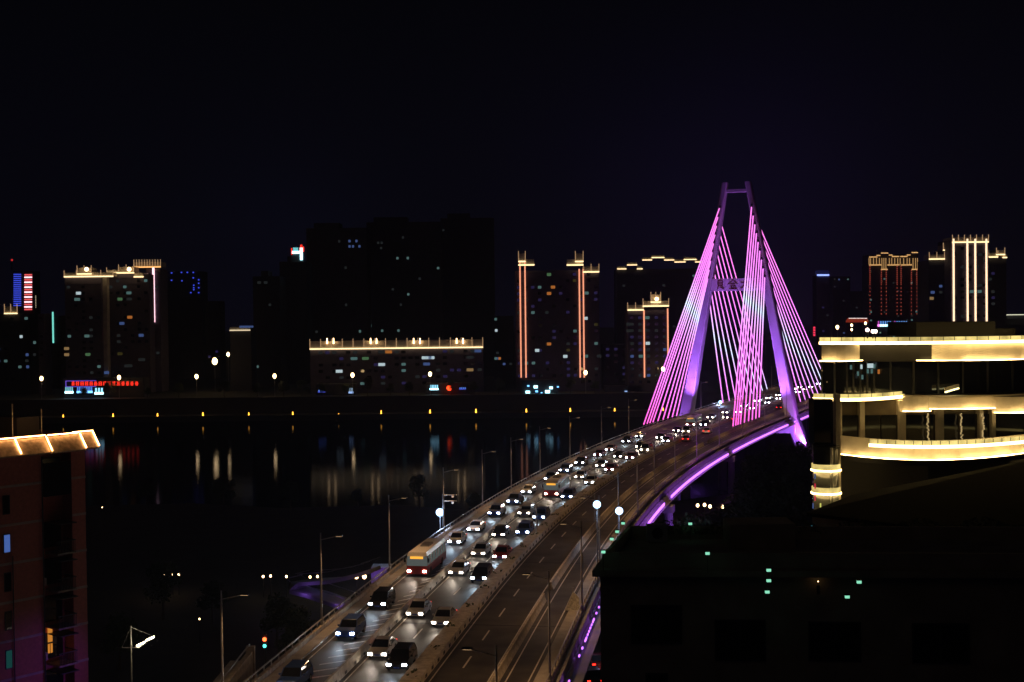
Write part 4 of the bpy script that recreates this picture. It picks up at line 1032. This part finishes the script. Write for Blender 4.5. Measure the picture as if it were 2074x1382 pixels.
for px, py in ((620, 1204), (690, 1226)): light('violet_light', 'POINT', G(px, py, 8)+V(0, -5, 1.5), fb, 32, (.35, .14, 1), None, .2)
# traffic light, lamp and street furniture low left
p = P(537, 1300, 128); tl = thing('traffic_light', V(p.x, p.y, 5), 'traffic light showing red above green on the near bank', 'traffic light')
MB().tube(V(p.x, p.y, 5), V(p.x, p.y, p.z+.9), .09).build('pole', steel_dark, tl)
MB().box(p.x-.2, p.x+.2, p.y-.25, p.y+.1, p.z-.65, p.z+.75).build('signal_head', steel_dark, tl)
MB().ball(V(p.x, p.y-.3, p.z+.3), .2).build('red_lamp', E('signal_red', (1, .08, .02), 7), tl); MB().ball(V(p.x, p.y-.3, p.z-.35), .17).build('green_lamp', E('signal_green', (.1, 1, .8), 3), tl)
p = P(265, 1268, 120); sl_ = thing('street_lamp', V(p.x, p.y, 5), 'street lamp with two lit heads and stay wires beside the pink-tiled building', 'street lamp')
MB().tube(V(p.x, p.y, 5), V(p.x, p.y, p.z), .11, .06).build('pole', steel, sl_)
a = P(247, 1312, 120); b_ = P(281, 1312, 120); c = P(313, 1290, 122)
MB().tube(a, b_, .04).tube(b_, c, .05).build('arm', steel, sl_)
MB().tube(V(p.x, p.y, p.z-.1), a, .015).tube(V(p.x, p.y, p.z-.1), c, .015).build('stay_wire', steel, sl_)
for px, py in ((285, 1307), (304, 1296)):
    q = P(px, py, 120); MB().fr(q+V(-.35, -.15, -.12), V(.7, 0, .3), V(0, .3, 0), V(0, 0, .14)).build('lamp_head', E('head_warm', (1, .85, .55), 14), sl_)
light('glow', 'POINT', P(294, 1310, 119), sl_, 90, (1, .8, .5))
# side street lamp, signal and sign low right
p = P(1190, 1280, 148); sl_ = thing('street_lamp', V(p.x, p.y, 5), 'short street lamp with one white head in the side street below', 'street lamp')
MB().tube(V(p.x, p.y, 5), V(p.x, p.y, p.z), .08).build('pole', steel, sl_); q = P(1214, 1279, 148); MB().tube(V(p.x, p.y, p.z), q, .05).build('arm', steel, sl_); MB().ball(q, .14).build('lamp_globe', E('cold_small', (.6, .75, 1), 12), sl_)
light('glow', 'POINT', q+V(0, -.6, -.2), sl_, 40, (.6, .5, 1))
p = P(1165, 1301, 140); tl = thing('traffic_light', V(p.x, p.y, 5), 'green traffic signal beside the purple parapet lights', 'traffic light')
MB().tube(V(p.x, p.y+.1, 5), V(p.x, p.y+.1, p.z), .08).build('pole', steel_dark, tl); MB().ball(p, .24).build('green_lamp', E('signal_green2', (.05, 1, .7), 6), tl)
q = frac(99, F2, DZ+.85, 0); sg_ = thing('lane_sign', q, 'small blue lane sign on a post at the right lane barrier', 'sign')
MB().tube(q, q+V(0, 0, 1.6), .06).build('post', paint_w, sg_); MB().box(q.x-.25, q.x+.25, q.y-.08, q.y-.03, q.z+1.4, q.z+2.5).build('panel', M('sign_blue', (.03, .10, .5), .4), sg_)
q = frac(141, 1, DZ+.16, -.9); bx_ = thing('direction_board', q, 'pale wedge-shaped board standing at the right parapet', 'board')
MB().hexa([q+V(-1.0, 0, 0), q+V(.5, 0, 0), q+V(.5, .6, 0), q+V(-1.0, .6, 0)], [q+V(-.1, .3, 1.9), q+V(.5, .3, 1.3), q+V(.5, .6, 1.3), q+V(-.1, .6, 1.9)]).build('panel', paint_w, bx_)
MB().tube(q+V(-.1, .45, 0), q+V(-.1, .45, 2.3), .05).build('post', steel, bx_)
q = frac(100.5, 1, DZ+.16, -1.2); bx_ = thing('direction_board', q, 'pale tall wedge board at the bottom right of the right carriageway', 'board')
MB().hexa([q+V(-1.0, 0, 0), q+V(.3, 0, 0), q+V(.3, .4, 0), q+V(-1.0, .4, 0)], [q+V(.1, .1, 2.1), q+V(.3, .1, 2.3), q+V(.3, .3, 2.3), q+V(.1, .3, 2.1)]).build('panel', tile_m, bx_)

# ------------------------------------------------------------------ gold-lit building at the right
GD = 100.0
gb = thing('office_building', V(40, 112, 5), 'dark glazed building at the right with curved gold-lit balcony edges', 'building')
gold_wall = M('fascia_render', (.62, .56, .46), .6, scale=.7, var=.12)
gold_lit = E('gold_led_building', (1, .66, .23), 10)
night_wall = M('office_dark_cladding', (.014, .013, .012), .7, scale=.6)
gold_wash = E('gold_led_wash', (1, .66, .25), 17)
def hot(mt, lo, hi, sc):
    n = mt.node_tree; em = [q for q in n.nodes if q.type == 'EMISSION'][0]
    t = n.nodes.new('ShaderNodeTexCoord'); no = n.nodes.new('ShaderNodeTexNoise'); no.inputs['Scale'].default_value = sc; no.inputs['Detail'].default_value = 3
    mr = n.nodes.new('ShaderNodeMapRange'); mr.inputs[1].default_value = .35; mr.inputs[2].default_value = .65; mr.inputs[3].default_value = lo; mr.inputs[4].default_value = hi
    n.links.new(t.outputs['Object'], no.inputs[0]); n.links.new(no.outputs[0], mr.inputs[0]); n.links.new(mr.outputs[0], em.inputs[1])
hot(gold_wash, 6, 26, .9)
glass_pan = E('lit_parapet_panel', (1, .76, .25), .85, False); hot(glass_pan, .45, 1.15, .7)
def curve(px0, px1, bulge, apex, D0, n=22):
    pts = []
    for i in range(n+1):
        px = px0+(px1-px0)*i/n; u = (px-apex)/max(abs(px0-apex), abs(px1-apex)); D = D0+bulge*u*u
        p = P(px, 700, D); pts.append(V(p.x, D, 0))
    return pts
def ring_slab(pts, z0, z1, th, name, mat, out=0.0):
    rings = []
    for i, p in enumerate(pts):
        a = pts[max(0, i-1)]; c = pts[min(len(pts)-1, i+1)]; d = (c-a).normalized(); nn_ = V(d.y, -d.x, 0)
        f0 = p+nn_*out; f1 = p+nn_*(out-th)
        rings.append([V(f0.x, f0.y, z0), V(f0.x, f0.y, z1), V(f1.x, f1.y, z1), V(f1.x, f1.y, z0)])
    return MB().sweep(rings).build(name, mat, gb)
def parapet(pts, ztop, hp, mat=None, pan=glass_pan, led=gold_lit, nm='parapet_panels'):
    """row of glowing glass panels with a LED line under them"""
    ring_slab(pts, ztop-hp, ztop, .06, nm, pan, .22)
    ring_slab(pts, ztop-hp-.22, ztop-hp-.003, .16, 'led_line', led, .30)
    j = MB()
    for i in range(0, len(pts)):
        p = pts[i]; a = pts[max(0, i-1)]; c = pts[min(len(pts)-1, i+1)]; d = (c-a).normalized(); nn_ = V(d.y, -d.x, 0)
        q = p+nn_*.235; j.fr(V(q.x, q.y, ztop-hp)-d*.02, d*.04, nn_*.02, V(0, 0, hp))
    j.build('panel_joints', steel_dark, gb)
def wash(pts, ztop, zbot, mat=None):
    """rendered fascia with an uplight line just proud of its lower edge"""
    ring_slab(pts, zbot+.02, ztop, .3, 'fascia', gold_wall, 0)
    ring_slab(pts, zbot-.04, zbot+.03, .08, 'led_line', gold_wash, .30)
    ring_slab(pts, zbot-.09, zbot-.045, .36, 'led_tray', night_wall, .33)
def ZY(py, D, px=1850): return P(px, py, D).z
# top level
top = curve(1662, 2110, 3, 1900, GD, 20)
parapet(top, ZY(683, GD), .33)
t1 = curve(1664, 1741, 1, 1700, GD+.4, 8); wash(t1, ZY(698, GD), ZY(730, GD))
t2_ = curve(1803, 2110, 2, 1950, GD+.4, 18); wash(t2_, ZY(698, GD), ZY(731, GD))
ring_slab(curve(1662, 2110, 3, 1900, GD+.7, 20), ZY(733, GD), ZY(694, GD), .4, 'attic_wall', night_wall)
ring_slab(curve(1664, 2110, 3, 1900, GD+1.0, 20), ZY(800, GD), ZY(734, GD), .2, 'window_band', glass_dark)
mu = MB()
for px in (1664, 1690, 1715, 1728, 1742, 1756, 1770, 1803, 1850, 1900, 1950, 2000, 2050):
    p = P(px, 740, GD+.9); mu.box(p.x-.06, p.x+.06, p.y-.1, p.y, ZY(800, GD), ZY(734, GD))
each(mu, 'mullion', steel_dark, gb)
# second level: curved left balcony and right fascia
l2 = curve(1650, 1826, 3.2, 1720, GD-1.5, 8); parapet(l2, ZY(797, GD-1.5), .30)
ring_slab(l2, ZY(812, GD-1.5), ZY(806.5, GD-1.5), 4, 'balcony_slab', gold_wall, .1)
r2 = curve(1828, 2110, 1.2, 1960, GD+.2, 16); wash(curve(1828, 1880, .3, 1850, GD+.2, 5), ZY(805, GD), ZY(833, GD)); wash(curve(2012, 2110, .3, 2060, GD+.2, 6), ZY(807, GD), ZY(838, GD))
wash(curve(1880.5, 2011.5, .3, 1950, GD+.2, 8), ZY(806, GD), ZY(829, GD))
ring_slab(r2, ZY(805, GD)+.01, ZY(803, GD)+.03, .5, 'ledge', gold_wall, .3)
# body behind
MB().box(P(1697, 860, GD+1.3).x, 60, GD+1.25, GD+6, P(1850, 925, GD).z, ZY(806, GD)).build('recess_wall', M('recess_render', (.16, .13, .09), .8), gb)
MB().prism([(P(1672, 800, GD+6).x, GD+6), (62, GD+6), (62, GD+22), (P(1672, 800, GD+22).x, GD+22)], 5, ZY(694, GD)-.3).build('core_wall', night_wall, gb)
# third level window zone with columns and curtains
cols = MB()
for px, w in ((1697, .5), (1745, .35), (1826, .5), (1900, .3), (1906, .25), (1985, .3), (2010, .3)):
    p = P(px, 860, GD+.7); cols.box(p.x-w/2, p.x+w/2, p.y-.3, p.y+.6, ZY(905, GD), ZY(812, GD))
each(cols, 'column', gold_wall, gb)
for a, b_ in ((1700, 1740), (1752, 1782), (1785, 1822), (1830, 1876), (1884, 1940), (1948, 2008), (2014, 2100)):
    p = P(a, 860, GD+.95); q = P(b_, 860, GD+.95); MB().box(p.x, q.x, GD+.9, GD+1.2, ZY(900, GD), ZY(842, GD)).build('window', glass_dark, gb)
cur = MB()
for px in (1878, 1946, 1990):
    for k in range(26):
        p = P(px+random.uniform(-2, 2)+k*.1, 838+k*2.4, GD+.3); cur.box(p.x-.05, p.x+.05, p.y-.03, p.y, p.z-.05, p.z+.03)
cur.build('curtain_lights', E('curtain_gold', (1, .7, .3), .5, False), gb)
l3 = curve(1762, 2110, 4.5, 1895, 94.5, 20); parapet(l3, ZY(896, 94.5)+.1, .32)
f3 = curve(1700, 2110, 6.0, 1893, 95.2, 22)
zb3 = ZY(931, 95.2); wash(f3, zb3+1.35, zb3)
ring_slab(f3, zb3-.5, zb3-.07, 3.5, 'soffit', night_wall, -.05)
mb = MB(); mb.prism([(P(1703, 930, 101).x, 101), (P(1880, 930, 97.5).x, 97.5), (62, 101), (62, 104), (P(1703, 930, 104).x, 104)], 5, zb3-.5); mb.build('lower_wall', night_wall, gb)
# slim lit awning and dark penthouse
a = P(1916, 796, GD-1); b_ = P(1943, 788, GD+.5)
MB().fr(a, b_-a, V(0, .3, 0), V(0, 0, .09)).build('awning_light', E('awning_led', (1, .9, .4), 3, False), gb)
MB().fr(a+V(0, .05, .12), b_-a, V(0, .3, 0), V(0, 0, .25)).build('awning', gold_wall, gb)
MB().box(P(1856, 660, GD+4).x, P(2016, 660, GD+4).x, GD+4, GD+12, ZY(684, GD), ZY(653, GD+4)).box(P(1980, 660, GD+3).x, P(2076, 660, GD+3).x, GD+5, GD+12, ZY(684, GD), ZY(668, GD+4)).build('penthouse', night_wall, gb)
sb2 = MB()
for px, h in ((1757, 1.0), (1768, .8), (1773, .8)):
    p = P(px, 683, GD+.6); sb2.tube(V(p.x, p.y, p.z-.1), V(p.x, p.y, p.z+h*.55), .05)
    MB().ball(V(p.x, p.y, p.z+h*.55), .14).build('roof_lamp', E('roof_lamp_m', (1, .75, .6), 14), gb)
each(sb2, 'lamp_post', steel_dark, gb)
# small glowing dots set before the upper-floor glass in place of its reflections
for px, py, k in ((1723, 744, 'c'), (1737, 757, 'c'), (1744, 743, 'W'), (1758, 741, 'W'), (1762, 741, 'W'), (1766, 741, 'W'), (1770, 742, 'c'), (1757, 752, 'c'), (1765, 752, 'c'), (1746, 764, 'c'), (1734, 762, 'd'), (1779, 753, 'o')):
    p = P(px, py, GD+.75); MB().box(p.x-.07, p.x+.07, GD+.6, GD+.7, p.z-.17, p.z+.17).build('reflection_dot', wl[k], gb)
for px, py in ((1665, 751), (1675, 774), (1690, 736)):
    p = P(px, py, GD+.75); MB().ball(p, .06).build('reflection_dot', wl['w'], gb)

# round glass stair tower below it
GT = 96.0
gt = thing('glass_stair_tower', V(P(1672, 950, GT+1).x, GT+1, 5), 'rounded glass stair tower with two gold-lit rings at the corner of the lit building', 'stair tower')
cx_ = P(1673, 950, GT+1.2).x; cy_ = GT+1.2
z0t = P(1673, 1060, GT).z; z1t = P(1673, 905, GT).z
MB().tube(V(cx_, cy_, 5), V(cx_, cy_, z1t), .95, n=24).build('glass_drum', M('stair_glass', (.10, .11, .11), .12, var=.3, scale=1), gt, smooth=True)
MB().tube(V(cx_, cy_, z1t-.1), V(cx_, cy_, z1t+.02), 1.02, n=24).build('roof_disc', night_wall, gt)
for py in (944, 991):
    z = P(1673, py, GT).z
    MB().tube(V(cx_, cy_, z-.35), V(cx_, cy_, z+.05), 1.06, n=24, cap=False).build('parapet_ring', glass_pan, gt, smooth=True)
    MB().tube(V(cx_, cy_, z-.48), V(cx_, cy_, z-.36), 1.12, n=24, cap=True).build('led_ring', gold_lit, gt, smooth=True)
pp = P(1686, 950, GT); MB().tube(V(pp.x, GT+.3, 5), V(pp.x, GT+.3, z1t-.1), .12, n=10).build('steel_column', M('pale_column', (.6, .62, .6), .5), gt)
pp = P(1699, 950, GT); MB().box(pp.x, pp.x+.35, GT+.8, GT+1.6, 5, z1t+3.8).build('corner_pillar', gold_wall, gt)
gg = P(1645, 900, GT+1); MB().box(gg.x+.3, pp.x-.01, GT+1.6, GT+3.4, z1t+.05, P(1673, 812, GT).z).build('upper_glazing', glass_dark, gt)
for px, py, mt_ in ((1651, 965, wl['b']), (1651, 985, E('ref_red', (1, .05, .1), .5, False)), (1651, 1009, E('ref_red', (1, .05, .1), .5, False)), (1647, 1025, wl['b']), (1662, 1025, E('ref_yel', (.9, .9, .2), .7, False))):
    p = P(px, py, cy_-1.0); MB().box(p.x-.05, p.x+.05, p.y, p.y+.03, p.z-.2, p.z+.2).build('reflection_slip', mt_, gt)  # glowing slips on the drum, painted in place of reflections in its glass
q = P(1654, 1083, 92); cs = thing('cyan_light_box', q, 'cyan-white light box on the wall under the glass stair tower', 'light box')
MB().box(q.x-.35, q.x+.3, 91.9, 92.1, q.z-.02, q.z+.3).build('lit_face', E('cyan_box', (.35, .9, .85), 1.2), cs)
MB().box(q.x-.35, q.x+.3, 91.9, 92.1, q.z+.31, q.z+.65).build('lit_top', E('cyan_dim', (.06, .25, .3), .5, False), cs); MB().box(q.x-.4, q.x+.35, 92.1, 92.3, q.z-.1, q.z+.7).build('case', steel_dark, cs)

# ------------------------------------------------------------------ near dark buildings bottom right
nb_ = thing('rooftop_building', V(20, 58, 5), 'dark near building whose roof terrace is edged with small green lamps', 'building')
near_wall = M('near_wall', (.32, .27, .20), .85, scale=.8, var=.25)
a = G(1215, 1118, 35.6); b_ = G(1268, 1060, 35.6); c = G(1650, 1068, 35.6); d = G(1700, 1190, 35.6)
poly = [(a.x, a.y), (d.x+12, a.y-1.5), (c.x+12, c.y), (b_.x, b_.y)]
MB().prism(poly, 5, 34.7).build('wall', near_wall, nb_)
MB().prism([(a.x-.35, a.y-.5), (d.x+12.4, a.y-2.0), (c.x+12.4, c.y+.4), (b_.x-.3, b_.y+.3)], 34.7, 34.95).build('cornice', near_wall, nb_)
pa = MB()
def wall_seg(p, q, z0, z1, th, mb):
    d_ = (q-p).normalized(); n_ = V(-d_.y, d_.x, 0)
    return mb.fr(V(p.x, p.y, z0), (q-p)*V(1, 1, 0).length/V(1, 1, 0).length if False else V(q.x-p.x, q.y-p.y, 0), n_*th, V(0, 0, z1-z0))
A_ = V(poly[0][0]+.1, poly[0][1]+.1, 0); B_ = V(poly[1][0], poly[1][1]+.1, 0); C_ = V(poly[2][0], poly[2][1]-.1, 0); D_ = V(poly[3][0]+.1, poly[3][1]-.1, 0)
wall_seg(A_, B_, 34.95, 35.55, .15, pa); wall_seg(D_, C_, 34.95, 35.5, -.15, pa); wall_seg(A_, D_, 34.95, 35.5, -.15, pa)
pa.build('parapet', near_wall, nb_)
# windows of the front wall
def fwin(px0, px1, py0, py1, parent, yoff=.0):
    # on the front plane through A_ and B_
    def onfront(px, py):
        r_ = ray(px, py); d_ = (B_-A_); n_ = V(d_.y, -d_.x, 0).normalized(); o = V(poly[0][0], poly[0][1], 0)
        t0 = (o-CP).dot(n_)/r_.dot(n_); return CP+r_*t0
    p = onfront(px0, py0); q = onfront(px1, py1); d_ = V(q.x-p.x, q.y-p.y, 0); n_ = V(d_.y, -d_.x, 0).normalized()
    fo = V(p.x, p.y, q.z); mb = MB(); hh = p.z-q.z; t_ = .06; e_ = d_.normalized()
    mb.fr(fo-e_*t_, e_*t_, n_*.08, V(0, 0, hh)); mb.fr(fo+d_, e_*t_, n_*.08, V(0, 0, hh)); mb.fr(fo-e_*t_-V(0, 0, t_), d_+e_*2*t_, n_*.1, V(0, 0, t_)); mb.fr(fo-e_*t_+V(0, 0, hh), d_+e_*2*t_, n_*.08, V(0, 0, t_)); mb.fr(fo+d_*.5-e_*.02, e_*.04, n_*.06, V(0, 0, hh))
    f_ = mb.build('window', steel_dark, parent)
    MB().fr(fo, d_, n_*.02, V(0, 0, hh)).build('pane', glass_dark, f_)
fwin(1280, 1378, 1228, 1300, nb_); fwin(1450, 1548, 1258, 1335, nb_); fwin(1310, 1350, 1366, 1420, nb_); fwin(1640, 1740, 1262, 1335, nb_); fwin(1850, 1960, 1265, 1340, nb_)
# stair house with planter boxes on the terrace
a = G(1480, 1112, 34.96); MB().box(a.x, a.x+2.8, a.y, a.y+2, 34.96, 36.0).build('planter_wall', near_wall, nb_)
hb = MB(); r = random.Random(8)
for k in range(1500):
    t_ = r.random(); p = V(D_.x+(C_.x-D_.x)*t_*.9+1, D_.y-.6+r.uniform(-.3, .3), 35.2+r.uniform(0, .42)*(1+.5*math.sin(t_*40)))
    a = V(r.uniform(-1, 1), r.uniform(-1, 1), r.uniform(-1, 1)).normalized()*.09; b_ = a.orthogonal().normalized()*.05; hb.quad(p-a, p-b_, p+a, p+b_)
tag(hb.build('terrace_plants', leaf_m, org=V(D_.x, D_.y, 35)), 'low dark plants along the back of the roof terrace', 'plants', None, 'stuff')
a = G(1330, 1098, 34.96)
ac_ = thing('roof_vent_box', V(a.x, a.y, 34.95), 'grey ventilation box on the dark roof terrace', 'vent')
MB().box(a.x-.45, a.x+.45, a.y-.3, a.y+.3, 35.0, 35.75).build('casing', steel, ac_); MB().tube(V(a.x, a.y-.33, 35.4), V(a.x, a.y-.29, 35.4), .25, n=16).build('fan', steel_dark, ac_)
gl_m = E('solar_lamp', (.25, .75, .50), 1.1, False)
for i, (px, py) in enumerate(((1222, 1118), (1239, 1092), (1250, 1077), (1262, 1060), (1398, 1061), (1433, 1121), (1526, 1061), (1557, 1155), (1557, 1176), (1554, 1199), (1716, 1209), (1740, 1179))):
    D = {0: 51.5, 1: 54, 2: 56, 3: 58.5, 4: 58.5, 5: 51, 6: 58.5}.get(i, 48.5)
    p = P(px, py, D); zb_ = 34.95 if i < 7 else p.z-.25
    t_ = thing('solar_lamp', V(p.x, p.y, zb_), 'tiny green-white solar lamp on the dark roof terrace, %s from the left' % nth(i, 'first'), 'lamp', 'green solar lamps on the dark terrace')
    MB().tube(V(p.x, p.y, zb_), V(p.x, p.y, p.z-.06), .012, n=6).build('stake', steel_dark, t_)
    MB().box(p.x-.075, p.x+.075, p.y-.06, p.y+.06, p.z-.05, p.z+.06).build('lamp_head', gl_m, t_)
    MB().box(p.x-.09, p.x+.09, p.y-.08, p.y+.08, p.z+.06, p.z+.09).build('cap', steel_dark, t_)
# dark sloping roof at the right
dr = thing('sloped_roof_building', V(50, 78, 5), 'dark near building with a sloping roof covering the lower right corner', 'building')
A = P(1645, 1044, 72); B = P(1740, 1010, 78); Cc = P(2150, 925, 84); D2 = P(2150, 1000, 64)
MB().hexa([V(A.x, A.y, 5), V(D2.x, 60, 5), V(Cc.x, Cc.y, 5), V(B.x, B.y, 5)], [A, V(D2.x, 60, A.z), Cc, B]).build('wall', near_wall, dr)
MB().hexa([A+V(-.4, -.4, .02), V(D2.x, 59.5, A.z+.02), Cc+V(.3, .3, .02), B+V(-.3, .3, .02)], [A+V(-.4, -.4, .2), V(D2.x, 59.5, A.z+.2), Cc+V(.3, .3, .2), B+V(-.3, .3, .2)]).build('roof', M('dark_roofing', (.004, .004, .004), .95, spec=.1), dr)
ground_lamps(((1636, 1163), (1645, 1170), (1657, 1178)), 34.0, .5, .02, 'terrace fairy lamps', 'on the dark terrace')

# ------------------------------------------------------------------ thin night haze
hm = bpy.data.materials.new('night_haze'); hm.use_nodes = True; n = hm.node_tree; n.nodes.clear()
o = n.nodes.new('ShaderNodeOutputMaterial'); pv = n.nodes.new('ShaderNodeVolumePrincipled')
pv.inputs['Color'].default_value = (.72, .78, .95, 1); pv.inputs['Density'].default_value = .00020; pv.inputs['Anisotropy'].default_value = .5
n.links.new(pv.outputs[0], o.inputs['Volume'])
MB().box(-3200, 3200, -120, 4700, -4, 260).build('haze', hm, label='thin even night haze over river and town', cat='haze', kind='stuff')
